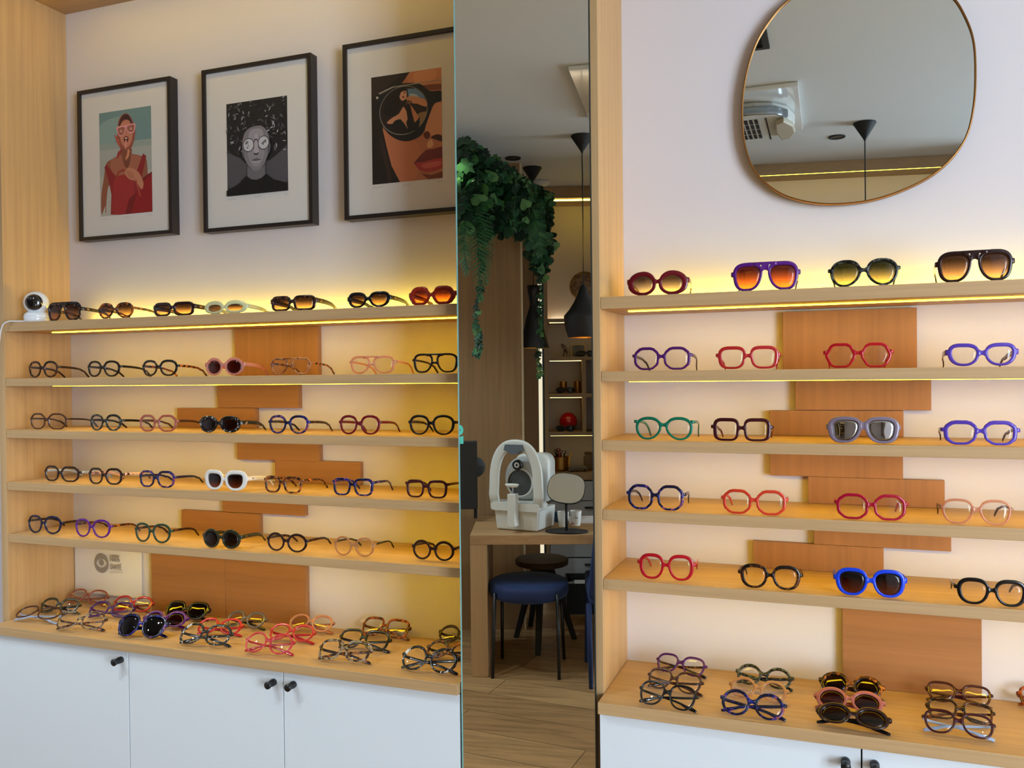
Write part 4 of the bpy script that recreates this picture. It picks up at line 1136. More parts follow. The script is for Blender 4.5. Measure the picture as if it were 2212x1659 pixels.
for (pl, pr, pt, pb, shp, sty, fm, tm, lm, words, sun, lean, yaw, hw) in FOLD:
    pc = (pl + pr) / 2
    Y = on_z(pc, pb - 2, CT).y
    A, B = on_y(pl, pb, Y), on_y(pr, pb, Y)
    Wd = (B.x - A.x) * .985
    nm = 'sunglasses' if sun else 'eyeglasses'
    side = 'left' if pc < 1100 else 'right'
    place_glasses(nm, ((A.x + B.x) / 2, min(Y, YB - .06), CT), math.radians(-yaw), math.radians(lean), 0, Wd, Wd * hw, shp, ST[sty], fm, tm, lm, words,
                  nm, 'folded glasses on the %s counter' % side, fold=True)
# ================================================================ THE ROOM BEHIND THE CAMERA, seen in the tall mirror
REF[0] = (TALL_P, TALL_N)
ANG = math.radians(18.8)
def frame(o, ang):
    m = Matrix.Rotation(ang, 4, 'Z'); m.translation = o; return m
O1 = on_z(1225, 402.5, HC); O1.z = 0
MU = frame(O1, ANG); MUI = MU.inverted()
def loc(px, py, w=0, M=None):
    """seen point on the plane local y = w of a frame (default: front plane of the opposite wall unit), in local coordinates"""
    Mi = (M or MU).inverted()
    e = Mi @ EYE; d = Mi.to_3x3() @ ray(px, py)
    return e + d * ((w - e.y) / d.y)
def at(px, py, depth): return EYE + ray(px, py) * (depth / FPX)
def zat(px, py, P):                       # height seen at (px, py) on the upright line through P
    d = ray(px, py); k = math.hypot(P.x, P.y) / math.hypot(d.x, d.y); return EYE.z + d.z * k

# ceiling panel light, downlights, detector
def downlight(P, r, label, power=0, col=(1, .93, .82), target=None, body=MATTE):
    t = thing('recessed_downlight', (P.x, P.y, HC - .006), label, 'downlight', 'recessed ceiling downlights')
    MB().lathe([(r * .72, HC - .0005), (r * .72, HC - .004), (r, HC - .006), (r * 1.02, HC - .0005)], (P.x, P.y, 0), 28).build('ring', body, t, smooth=True)
    MB().lathe([(0, HC - .0022), (r * .7, HC - .0022), (r * .7, HC - .0005)], (P.x, P.y, 0), 24).build('lamp', solid('dark_reflector', S(40, 36, 34), .4), t)
    if power:
        l = bpy.data.lights.new('downlight_beam', 'SPOT'); l.energy = power; l.color = col; l.spot_size = math.radians(125 if target is None else 13); l.spot_blend = .6; l.shadow_soft_size = .03
        o = bpy.data.objects.new('downlight_beam', l); COL.objects.link(o)
        q = reflect((P.x, P.y, HC - .02)); o.location = q
        tg = reflect(target) if target is not None else Vector((q.x, q.y, 0))
        o.rotation_euler = (tg - q).to_track_quat('-Z', 'Y').to_euler()
    return t
downlight(on_z(1108, 341, HC), .047, 'black recessed downlight left of the pendants, seen in the tall mirror')
PATCH = reflect(tuple(at(1078, 432, 4.72)))
Pd = on_z(1170, 391, HC)
o = MB().lathe([(0, HC - .03), (.04, HC - .028), (.05, HC - .015), (.052, HC - .0005)], (Pd.x, Pd.y, 0), 28).build('smoke_detector', solid('white_detector', S(220, 220, 216), .5), smooth=True)
tag(o, 'flat white round detector on the ceiling near the opposite shelves', 'smoke detector')

def pendant(P, py_tip, shade, z_top, z_bot, label, r=.12, canr=.06):
    t = thing('pendant_lamp', (P.x, P.y, z_bot), label, 'pendant lamp', 'black pendant lamps over the desk')
    c = (P.x, P.y, 0)
    MB().lathe([(0, HC - .0004), (canr, HC - .0006), (canr, HC - .006), (.008, HC - .085), (.005, HC - .094), (0, HC - .094)], c, 28).build('canopy', MATTE, t, smooth=False)
    MB().tube([(P.x, P.y, HC - .09), (P.x + .001, P.y, (HC + z_top) / 2), (P.x, P.y, z_top - .005)], .0034, 8).build('cord', MATTE, t)
    h = z_top - z_bot; H = lambda f: z_bot + h * f
    if shade == 'wide':
        pr = [(.0, H(1)), (.10, H(.985)), (.16, H(.95)), (.30, H(.82)), (.50, H(.66)), (.74, H(.52)), (1.0, H(.41)), (1.0, H(.39)), (.985, H(.28)), (.92, H(.14)), (.78, H(0)), (.76, H(.0)), (.90, H(.14)), (.96, H(.28)), (.97, H(.39)), (.5, H(.62)), (0, H(.8))]
    else:
        pr = [(0, H(1)), (.44, H(1)), (.40, H(.9)), (.26, H(.70)), (.30, H(.66)), (.52, H(.48)), (.84, H(.16)), (1.0, H(.02)), (1.0, H(0)), (.96, H(0)), (.82, H(.14)), (.46, H(.46)), (0, H(.55))]
    k = next(i for i in range(len(pr)) if i > 3 and pr[i][1] <= H(0) + 1e-6)
    MB().lathe([(a * r, z) for a, z in pr[:k + 1]], c, 40, cap=False).build('lamp_shade', solid('black_shade', S(20, 20, 22), .5), t, smooth=True)
    MB().lathe([(a * r * .985, z) for a, z in pr[k + 1:]], c, 40, cap=False).build('shade_lining', solid('gold_lining', S(226, 168, 66), .35, .9), t, smooth=True)
    MB().ball((P.x, P.y, H(.12)), .022, 16, 10).build('bulb', emis('bulb_glow', (1, .66, .25, 1), 9), t, smooth=True)
P = on_z(1257, 293, HC); pendant(P, 0, 'wide', zat(1262, 614, P), zat(1262, 729, P), 'bell-shaped black pendant lamp at the right edge of the tall mirror', .108)
P = on_z(1136, 362, HC); P2 = Vector((P.x + .035, P.y + .02, 0))
pendant(P2, 0, 'tall', zat(1141, 617, P2), zat(1141, 752, P2), 'narrow hourglass black pendant lamp in front of the plants in the tall mirror', .093)

# opposite wall unit
OS_X = oak('oak_opposite_shelf', S(170, 142, 104), 'x'); OS_Z = oak('oak_opposite_upright', S(170, 142, 104), 'z')
GREYD = solid('pale_grey_drawer', S(186, 190, 194), .4)
uL, uLi = loc(1176.5, 800).x, loc(1184, 800).x; UR = loc(1272, 800).x + .38
dx0, dx1 = loc(1258, 850).x, loc(1266, 850).x
zz = lambda py: loc(1225, py).z
t = thing('display_cabinet', tuple(MU @ Vector(((uL + UR) / 2, .15, 0))), 'oak wall unit with lit cubbies and grey drawers, seen in the tall mirror', 'cabinet')
mb = MB(MU); mb.box(uL, uLi, 0, .3, 0, HC - .001).build('side_panel', OS_Z, t)
MB(MU).box(UR - .02, UR, 0, .3, 0, HC - .001).build('side_panel', OS_Z, t)
MB(MU).box(uLi, UR - .02, 0, .02, zz(428), HC - .001).build('fascia', OS_X, t)
MB(MU).box(uLi, UR - .02, .02, .28, zz(432) + .01, HC - .001).build('top_panel', OS_X, t)
MB(MU).box(uLi, UR - .02, .28, .3, 0, HC - .001).build('back_panel', WALLM, t)
MB(MU).box(uLi + .02, UR - .04, .024, .034, zz(432), zz(432) + .0095).build('light_strip', emis('opp_led', (1, .70, .08, 1), 14), t)
shs = [(688, 696), (771, 779), (850, 858.5), (933, 941), (1022, 1037)]
for i, (a, b) in enumerate(shs):
    MB(MU).box(uLi, UR - .02, .0, .279, zz(b), zz(a)).build('shelf', OS_X, t)
    if i in (0, 1, 2, 3):
        MB(MU).box(uLi + .012, dx0 - .004 if i in (1, 2) else UR - .05, .022, .03, zz(b) - .003, zz(b) - .0003).build('light_strip', emis('opp_led2', (1, .68, .22, 1), 8), t)
MB(MU).box(uLi + .02, UR - .04, .25, .262, zz(688) + .001, zz(688) + .006).build('light_strip', emis('opp_led3', (1, .80, .50, 1), 34), t)
for a, b in ((779, 850), (858.5, 933)):
    MB(MU).box(dx0, dx1, .0, .279, zz(b), zz(a)).build('divider', OS_Z, t)
for a, b in ((1040, 1081), (1083, 1203), (1206, 1247)):
    d = MB(MU).box(uLi + .004, UR - .024, -.004, .27, zz(b), zz(a)).build('drawer', GREYD, t, bevel=.0008)
    if a != 1040:
        q = loc(1263, a + 12.5); MB(MU).box(q.x, q.x + .16, -.02, -.0042, q.z - .007, q.z + .004).build('handle', MATTE, d)
MB(MU).box(uLi + .004, UR - .024, .02, .27, .0005, zz(1249)).build('plinth', MATTE, t)

# things on the opposite shelves
def mt(px, w, sh_): q = loc(px, shs[sh_][0] , w); return Vector((q.x, w, zz(shs[sh_][0])))
q = loc(1263, 618, .255)
o = MB(MU).lathe([(0, -.012), (.02, -.014), (.04, -.010), (.06, -.012), (.08, -.008), (.10, -.009), (.108, -.003), (.108, 0), (0, 0)], (q.x, .279, q.z), 40, 'y').build('woven_disc', tortoise('woven_straw', S(96, 74, 50), S(140, 112, 76), None, 30), smooth=True)
tag(o, 'round brown woven disc hung on the white wall behind the bell pendant', 'wall decoration')
def cup(P, r, h, mat, name, label, cat, group=None, M=MU, taper=1.0, build=True):
    o = MB(M).lathe([(r * taper * .96, 0), (r * taper, .001), (r, h), (r * .94, h), (r * taper * .92, .004), (0, .004)], (P.x, P.y, P.z + .0004), 28).build(name, mat, smooth=False)
    return tag(o, label, cat, group)
b = mt(1217, .20, 2)
cup(b, .026, .082, BRASS, 'brass_cup', 'left brass cylinder cup behind sunglasses, seen in the tall mirror', 'cup', 'brass cups in the cubby')
b = mt(1248, .20, 2)
cup(b, .026, .082, BRASS, 'brass_cup', 'right brass cylinder cup beside the cubby divider, seen in the tall mirror', 'cup', 'brass cups in the cubby')
b = mt(1227.5, .20, 3)
rr = .064
o = MB(MU).ball((b.x, b.y, b.z + rr), rr, 32, 20).build('red_ball', solid('glossy_red', S(206, 14, 22), .1, 0, 1), smooth=True)
tag(o, 'glossy red ball on a cubby shelf in the tall mirror', 'ball')
b = mt(1210, .16, 4)
t = thing('tool_pot', tuple(MU @ b), 'brass pot full of optician tools on the opposite counter', 'pot')
MB(MU).lathe([(.050, .0), (.060, .012), (.062, .1), (.060, .1), (.056, .014), (0, .010)], (b.x, b.y, b.z + .0005), 30).build('pot', BRASS, t)
MB(MU).tube([(b.x + .062, b.y, b.z + .02), (b.x + .068, b.y, b.z + .09), (b.x + .082, b.y, b.z + .125)], 0, 8, False, .018, .006, (0, 1, 0)).build('spout', BRASS, t)
for k, (dx, top, mat) in enumerate(((-.03, .15, MATTE), (-.012, .155, RUST), (.008, .145, BRN), (.02, .15, WHT), (.032, .14, MATTE), (-.02, .14, MATTE), (.0, .138, RED))):
    zb_ = b.z + .012
    MB(MU).tube([(b.x + dx * .5, b.y + .01 * (k % 3 - 1), zb_), (b.x + dx, b.y + .015 * (k % 3 - 1), b.z + top - .02)], .004, 8).build('tool', mat, t)
    MB(MU).tube([(b.x + dx + .010 * math.cos(2 * PI * j / 12), b.y + .015 * (k % 3 - 1), b.z + top - .008 + .012 * math.sin(2 * PI * j / 12)) for j in range(12)], .003, 6, True, upv=(0, 1, 0)).build('tool_handle', mat, t, smooth=True)
b = mt(1272, .17, 4)
t = thing('glass_jar', tuple(MU @ b), 'clip-top glass jar on the opposite counter at the mirror edge', 'jar')
MB(MU).lathe([(.0, .0), (.036, .0), (.038, .006), (.038, .09), (.028, .108), (.028, .12)], (b.x, b.y, b.z + .0005), 28).build('jar', lens_mat('jar_glass', (.66, .62, .56, 1)), t, smooth=True)
MB(MU).lathe([(.031, .118), (.033, .124), (.033, .13), (0, .134)], (b.x, b.y, b.z), 28).build('lid', lens_mat('jar_glass'.strip(), (.66, .62, .56, 1)), t, smooth=True)
b = mt(1250, .10, 4)
o = MB(MU).tube([(b.x - .07, b.y, b.z + .012), (b.x - .02, b.y, b.z + .030), (b.x + .03, b.y, b.z + .032), (b.x + .055, b.y, b.z + .022), (b.x + .06, b.y, b.z + .008)], 0, 12, False, [.08, .1, .1, .09, .06], [.012, .02, .024, .02, .012], (0, 0, 1)).build('folded_cloth', solid('grey_cloth', S(120, 116, 106), .9), smooth=True)
tag(o, 'folded grey cloth between the brass pot and the glass jar', 'cloth')
# L-shaped card stand, figurine, framed screen
b = mt(1205, .10, 1)
o = MB(MU).rbox(b.x - .028, b.x + .16, b.y - .02, b.y + .03, b.z + .0004, b.z + .004, .0015, 2, 'y').rbox(b.x - .032, b.x - .028, b.y - .02, b.y + .03, b.z + .0004, b.z + .094, .0015, 2, 'y').build('card_stand', solid('pale_wood', S(206, 196, 180), .5))
tag(o, 'thin pale L-shaped stand on the upper opposite shelf', 'stand')
b = mt(1219, .12, 1)
o = MB(MU)
o.tube([(b.x - .012, b.y, b.z + .085), (b.x - .002, b.y, b.z + .075), (b.x + .006, b.y, b.z + .06), (b.x + .010, b.y, b.z + .044)], [.010, .016, .013, .014], 12)
o.ball((b.x - .012, b.y, b.z + .088), .011, 12, 8); o.box(b.x - .004, b.x + .026, b.y - .012, b.y + .012, b.z + .032, b.z + .044)
for dx in (-.002, .020): o.tube([(b.x + dx, b.y, b.z + .034), (b.x + dx - .002, b.y, b.z + .005)], .005, 8)
o = o.build('figurine', tortoise('figurine_stone', S(60, 50, 42), S(170, 156, 140), None, 60), smooth=True)
tag(o, 'small dark animal figurine on the upper opposite shelf', 'figurine')
b = mt(1249, .20, 1)
t = thing('photo_frame', tuple(MU @ b), 'pale framed dark screen behind sunglasses on the upper opposite shelf', 'frame')
MB(MU).rbox(b.x - .052, b.x + .052, b.y, b.y + .035, b.z + .0006, b.z + .094, .014, 5, 'y').build('frame', solid('pale_wood2', S(202, 176, 130), .5), t)
MB(MU).rbox(b.x - .042, b.x + .044, b.y - .002, b.y - .0003, b.z + .008, b.z + .086, .008, 4, 'y').build('screen', solid('dark_screen', S(44, 52, 58), .15), t)
for px, py_, i, wds in ((1266, 771, 1, 'dark sunglasses in front of the framed screen, seen in the tall mirror'), (1222, 850, 2, 'dark sunglasses in front of the brass cups, seen in the tall mirror'), (1222, 933, 3, 'dark sunglasses in front of the red ball, seen in the tall mirror')):
    q = mt(px, .018, i); base = MU @ q
    fr_, ln_, te_, hg_, hi_ = glasses(.132, .044, 'square' if i != 2 else 'aviator', ST['thick'], BK, BK, LDK)
    T = Matrix.Translation(base + Vector((0, 0, .0008))) @ Matrix.Rotation(ANG, 4, 'Z')
    t = thing('sunglasses', tuple(base), wds, 'sunglasses', 'sunglasses on the opposite shelves')
    for m_ in [fr_] + ln_ + te_: m_.v = [T @ v for v in m_.v]
    fr_.build('frame_front', BK, t, smooth=True)
    for l in ln_: l.build('lens', LDK, t, smooth=True)
    for l in te_: l.build('temple', BK, t, smooth=True)

# oak partition, dark panel, gap with painted glow, dark pillar
pf = on_z(1131, 1360, 0); w1 = (MUI @ pf).y
x1p = loc(1131, 800, w1).x
t = thing('wall_partition', tuple(MU @ Vector((x1p - .3, w1, 0))), 'tall brown oak partition under the hanging plants, seen in the tall mirror', 'partition')
MB(MU).box(x1p - .6, x1p - .012, w1, w1 + .03, 0, HC - .001).build('panel', DOAK_Z, t)
MB(MU).box(x1p - .0118, x1p, w1 - .001, w1 + .031, 0, HC - .001).build('edge_strip', solid('pale_edge', S(206, 188, 150), .5), t)
xa, xb, xc, xd = loc(1120, 800, .02).x, loc(1162.5, 800, .02).x, loc(1171.5, 800, .02).x, loc(1176, 800, .02).x
o = MB(MU).box(xa - .25, xb, .012, .04, 0, HC - .001).build('wall_panel', DOAK_Z)
tag(o, 'narrow dark oak panel right behind the partition edge in the tall mirror', 'panel')
o = MB(MU).box(xb + .002, xc, .02, .036, .02, 2.2).build('glow_gap', emis('gap_glow', (1, .86, .62, 1), 1.1))  # even glow stands in for light reflected in this gap
tag(o, 'vertical gap with painted glow beside the opposite shelf unit', 'light')
o = MB(MU).box(xc + .002, xd - .001, .0, .03, 0, 2.35).build('pillar', solid('dark_blue_grey', S(38, 52, 62), .5))
tag(o, 'slim dark blue upright between the glowing gap and the oak unit', 'pillar')

# ---------------------------------------------------------------- plants hanging from the ceiling over the partition
GRS = [solid('leaf_green_%d' % i, S(*c), .45) for i, c in enumerate(((36, 78, 50), (46, 98, 64), (66, 122, 76), (32, 62, 48), (98, 150, 92), (26, 54, 40)))]
def dep(px): return 4.5 + (5.38 - 4.5) * max(0, min(1, (px - 992) / 190))
def leaf(mb, p, dirv, nrm, s, kind, rn):
    d = dirv.normalized(); sd = d.cross(nrm).normalized(); n2 = sd.cross(d)
    if kind == 'ivy': sh = [(0, 0), (.28, -.1), (.52, .12), (.34, .38), (.42, .62), (.16, .68), (0, 1.0), (-.16, .68), (-.42, .62), (-.34, .38), (-.52, .12), (-.28, -.1)]
    elif kind == 'fan': sh = [(0, 0), (.2, .18), (.46, .48), (.5, .74), (.3, .92), (.05, .86), (-.05, .86), (-.3, .92), (-.5, .74), (-.46, .48), (-.2, .18)]
    else: sh = [(0, 0), (.16, .2), (.18, .5), (.1, .8), (0, 1.1), (-.1, .8), (-.18, .5), (-.16, .2)]
    vs = [p + d * (b * s) + sd * (a * s) - n2 * (abs(a) * s * .25) + n2 * (.12 * s * math.sin(b * 3)) for a, b in sh]
    c = p + d * (.42 * s)
    n = len(sh)
    mb.cur = rn.choice([0, 0, 1, 1, 2, 3, 3, 4, 5])
    mb.add([c] + vs, [(0, 1 + i, 1 + (i + 1) % n) for i in range(n)])
def clump(name, label, x0, x1, ytop, ybot, count, kinds, size, seed, jit=.14):
    rn = random.Random(seed); mb = MB(); st = MB()
    c = at((x0 + x1) / 2, ytop((x0 + x1) / 2), dep((x0 + x1) / 2))
    t = thing(name, tuple(c), label, 'plant', 'hanging plants over the oak partition')
    stems = []
    for k in range(7):
        px = rn.uniform(x0, x1); D = dep(px) + rn.uniform(-jit, jit)
        p0 = at(px, ytop(px), D); p0.z = min(HC - .02, p0.z); pb = at(px, ybot(px) - 12, D)
        pts = [p0.lerp(pb, f) + Vector((rn.uniform(-.02, .02), rn.uniform(-.02, .02), 0)) for f in (0, .25, .5, .75, 1)]
        st.tube([tuple(q) for q in pts], .003, 6)
    st.build('stem', solid('plant_stem', S(52, 66, 36), .7), t)
    for k in range(count):
        px = rn.uniform(x0, x1); a, b = ytop(px), ybot(px); py = a + (b - a) * rn.random() ** 1.15
        D = dep(px) + rn.uniform(-jit, jit)
        p = at(px, py, D); p.z = min(p.z, HC - .03)
        dv = Vector((rn.uniform(-.6, .6), rn.uniform(-.7, .3), -rn.uniform(.3, 1.1)))
        nv = Vector((rn.uniform(-.5, .5), -1, rn.uniform(-.2, .7)))
        leaf(mb, p, dv, nv, size * rn.uniform(.7, 1.25), rn.choice(kinds), rn)
    mb.build('foliage', GRS, t)
yt = lambda px: 292 + (px - 992) * .62 if px < 1130 else 378 + (px - 1130) * .55
clump('ivy_plant', 'large-leaved hanging plant at the left edge of the tall mirror', 990, 1042, yt, lambda px: 470 + (1042 - px) * .6, 230, ['ivy', 'fan', 'ivy'], .085, 1)
clump('ivy_plant', 'spotlit hanging ivy in the middle of the mirrored plants', 1035, 1095, yt, lambda px: 505 - abs(px - 1060) * .3, 230, ['ivy', 'fan'], .075, 2)
clump('ivy_plant', 'small-leaved hanging ivy behind the hourglass pendant cord', 1090, 1150, yt, lambda px: 490 + (px - 1090) * .55, 230, ['ivy', 'long', 'fan'], .062, 3)
clump('ivy_plant', 'hanging ivy nearest the opposite shelf unit in the mirror', 1145, 1190, lambda px: yt(px) + 6, lambda px: 600 - abs(px - 1168) * 2.6, 220, ['ivy', 'fan', 'fan'], .06, 4, .06)
def vine(label, pts, seed, size=.05, per=3):
    rn = random.Random(seed)
    P = [at(x, y, d) for x, y, d in pts]
    t = thing('trailing_vine', tuple(P[0]), label, 'vine', 'trailing vines under the hanging plants')
    MB().tube([tuple(q) for q in P], .0028, 6).build('stem', solid('plant_stem', S(52, 66, 36), .7), t)
    mb = MB()
    for i in range(len(P) - 1):
        for k in range(per):
            p = P[i].lerp(P[i + 1], (k + rn.random()) / per)
            leaf(mb, p, Vector((rn.uniform(-1, 1), rn.uniform(-.5, .2), -.7)), Vector((rn.uniform(-.4, .4), -1, .3)), size * rn.uniform(.6, 1.2), 'ivy', rn)
    mb.build('foliage', GRS, t)
vine('long thin vine trailing down the brown oak partition', [(1044, 500, 4.75), (1040, 560, 4.75), (1036, 620, 4.76), (1031, 660, 4.76), (1030, 700, 4.77), (1032, 735, 4.77), (1030, 768, 4.77)], 5, .05, 5)
vine('vine trailing along the vertical glowing gap', [(1168, 560, 5.3), (1166, 620, 5.3), (1165, 670, 5.3), (1166, 720, 5.3), (1164, 770, 5.3), (1165, 812, 5.3)], 6, .045, 6)
def fern(label, fronds, seed):
    rn = random.Random(seed)
    c = at(*fronds[0][0]); t = thing('fern', tuple(c), label, 'fern', 'ferns under the hanging plants')
    for pts in fronds:
        P = [at(x, y, d) for x, y, d in pts]; SP = []
        for i in range(len(P) - 1):
            p0, p1, p2, p3 = P[max(i - 1, 0)], P[i], P[i + 1], P[min(i + 2, len(P) - 1)]
            for j in range(9):
                s = j / 9; SP.append(.5 * ((2 * p1) + (-p0 + p2) * s + (2 * p0 - 5 * p1 + 4 * p2 - p3) * s * s + (-p0 + 3 * p1 - 3 * p2 + p3) * s ** 3))
        mb = MB(); mb.cur = 0; mb.tube([tuple(q) for q in SP], .002, 5)
        n = len(SP)
        for i in range(1, n - 1):
            d = (SP[i + 1] - SP[i - 1]).normalized(); sd = d.cross(Vector((.1, -1, .1))).normalized()
            w = .075 * math.sin(PI * min(1, .12 + .88 * i / n)) ** .7 * (1 - .55 * i / n)
            for sg in (1, -1):
                e = SP[i] + sd * (sg * w) + d * (w * .45) + Vector((0, rn.uniform(-.01, .01), -.012))
                hw = d * .0065
                mb.cur = rn.choice([1, 2, 2]); mb.add([SP[i] - hw, SP[i] + hw, e + hw * .3, e - hw * .3], [(0, 1, 2, 3)])
        mb.build('frond', GRS, t)
fern('bright green fern hanging at the far left of the tall mirror', [[(1000, 430, 4.5), (1004, 480, 4.46), (1003, 540, 4.44), (1008, 600, 4.44)], [(996, 440, 4.5), (998, 520, 4.46), (1012, 590, 4.42)]], 7)
fern('long fern fronds hanging in front of the brown oak partition', [[(1022, 440, 4.6), (1032, 500, 4.56), (1034, 580, 4.55), (1040, 655, 4.55)], [(1030, 430, 4.6), (1044, 500, 4.56), (1048, 560, 4.55), (1050, 620, 4.55)], [(1150, 450, 5.1), (1158, 480, 5.05), (1164, 520, 5.05), (1166, 560, 5.05)]], 8)

# ---------------------------------------------------------------- desk and what stands on it
c0 = on_z(1015, 1156.5, .74); MD = frame(Vector((c0.x, c0.y, 0)), ANG)
DK_X = oak('oak_desk_top', S(176, 138, 94), 'x'); DK_Z = oak('oak_desk_leg', S(176, 142, 100), 'z')
t = thing('desk', tuple(MD @ Vector((.47, .3, 0))), 'oak desk with slab legs carrying the white eye-testing device, seen in the mirror', 'desk')
MB(MD).box(0, 1.2, 0, .60, .690, .74).build('desk_top', DK_X, t, bevel=.0015)
MB(MD).box(0, .088, .001, .595, .0005, .6895).build('leg', DK_Z, t, bevel=.0015)
MB(MD).box(1.112, 1.2, .001, .595, .0005, .6895).build('leg', DK_Z, t, bevel=.0015)
zt = .7405
def dk(px, py, z=.7405):
    p = on_z(px, py, z); return p
# corneal topographer
p = dk(1113, 1148); MT = frame(Vector((p.x, p.y + .02, zt)), math.radians(-8) + 0.05)
DW = solid('device_white', S(214, 214, 206), .35, 0, .2); DG = solid('device_grey', S(176, 178, 174), .4); DBK = solid('device_black', S(14, 14, 15), .3)
t = thing('eye_testing_device', tuple(MT.translation), 'white eye-testing device with a black ringed disc and chin rest on the desk', 'optical instrument')
mb = MB(MT)
mb.add([(-.118, .0, .002), (.118, .0, .002), (.124, .22, .002), (-.124, .22, .002), (-.128, -.01, .118), (.128, -.01, .118), (.132, .23, .118), (-.132, .23, .118)],
       [(0, 1, 2, 3), (4, 7, 6, 5), (0, 4, 5, 1), (1, 5, 6, 2), (2, 6, 7, 3), (3, 7, 4, 0)])
mb.build('base', DW, t, bevel=.008)
arch = []
for k in range(25):
    a = PI * k / 24
    arch.append((-.128 * math.copysign(abs(math.cos(a)) ** .8, math.cos(a)), 0.0, .255 + .205 * math.sin(a) ** .9))
arch = [(-.124, 0, .135), (-.132, 0, .19)] + arch + [(.132, 0, .19), (.124, 0, .135)]
MB(MT).tube(arch, 0, 12, False, .055, .026, (0, 1, 0)).build('arch_frame', DW, t, smooth=True)
mb = MB(MT); mb.rbox(-.142, .142, -.022, .09, .108, .150, .015, 4, 'y'); mb.build('shelf_band', DW, t, smooth=False)
mb = MB(MT); mb.lathe([(0, .10), (.09, .10), (.108, .12), (.112, .17), (.09, .24), (0, .26)], (-.004, -.02, .265), 40, 'y', 1, 1.12); mb.build('head', DG, t, smooth=True)
mb = MB(MT); mb.rbox(-.06, .125, .12, .24, .13, .40, .05, 5, 'y'); mb.build('head_rear', DW, t, smooth=True)
rd = MB(MT)
n = 11
for k in range(n):
    r0, r1 = .070 * k / n, .070 * (k + 1) / n; rm = r0 + (r1 - r0) * .76; yb_ = .080 + .0012 * k
    for c_, a_, b_ in ((0, max(r0, 1e-4), rm), (1, rm, r1)):
        rd.cur = c_
        rd.lathe([(a_, yb_), (b_, yb_ + .0003), (b_, .097), (a_, .097)], (-.012, -.018, .248), 40, 'y', cap=False)
rd.build('ring_disc', [DBK, solid('device_ring_white', S(140, 146, 148), .4)], t)
MB(MT).lathe([(.070, .084), (.078, .082), (.080, .095), (.070, .098)], (-.012, -.016, .248), 40, 'y', cap=False).build('disc_bezel', DW, t, smooth=True)
MB(MT).lathe([(.010, .066), (.017, .064), (.027, .066), (.028, .084), (.0, .09)], (-.018, -.016, .345), 32, 'y').build('eyepiece', DBK, t, smooth=True)
MB(MT).lathe([(.0065, .0640), (.0155, .0632), (.0155, .0655), (.0065, .0655)], (-.018, -.016, .345), 28, 'y', cap=False).build('eyepiece_ring', solid('lens_ring_white', S(220, 224, 226), .3), t, smooth=True)
mb = MB(MT); mb.prism([(-.048, .461), (.048, .461), (.056, .432), (.035, .425), (.018, .412), (0, .408), (-.018, .412), (-.035, .425), (-.056, .432)], -.034, .02, 'y'); mb.build('forehead_rest', solid('blue_grey_rubber', S(92, 100, 108), .6), t)
mb = MB(MT); mb.prism([(-.018, .205), (.024, .205), (.024, .07), (.030, .035), (.018, .03), (-.012, .03), (-.018, .05)], -.075, -.02, 'y'); mb.build('chin_post', DW, t, bevel=.004)
MB(MT).tube([(.003, -.048, .204), (.003, -.048, .245)], .004, 10).build('chin_rod', solid('steel', S(180, 180, 180), .3, 1), t)
mb = MB(MT); mb.lathe([(0, .236), (.03, .240), (.040, .252), (.037, .256), (.02, .247), (0, .245)], (0.0, -.05, 0), 28, 'z', 1, .6); mb.build('chin_rest', solid('chin_white', S(232, 230, 222), .4), t, smooth=True)

# table mirror
pm = dk(1224, 1149); MM = frame(Vector((pm.x, pm.y, zt)), math.radians(10))
t = thing('table_mirror', tuple(MM.translation), 'rounded table mirror on a black stand beside the white device', 'mirror')
MB(MM).lathe([(0, .0), (.112, .0), (.114, .003), (.112, .008), (0, .009)], (0, 0, 0), 40, 'z', 1, .62).build('base', MATTE, t, smooth=False)
MB(MM).tube([(.0, 0, .006), (.0, 0, .16)], .0075, 12).build('stand_rod', MATTE, t, smooth=True)
zc_ = zat(1225, 1055, pm) - zt
MH = MM @ Matrix.Translation((.0, .0, zc_)) @ Matrix.Rotation(math.radians(-27), 4, 'X') @ Matrix.Rotation(math.radians(7), 4, 'Y')
def sup(a, b, n_, N=48): return [(a * math.copysign(abs(math.cos(2 * PI * k / N)) ** (2 / n_), math.cos(2 * PI * k / N)), b * math.copysign(abs(math.sin(2 * PI * k / N)) ** (2 / n_), math.sin(2 * PI * k / N))) for k in range(N)]
MB(MH).prism(sup(.1, .084, 2.7), -.004, .008, 'y').build('mirror_back', MATTE, t)
MB(MH).prism(sup(.097, .081, 2.7), -.0052, -.0042, 'y').build('mirror_glass', mirror_mat('table_silver', (.86, .9, .92, 1)), t)
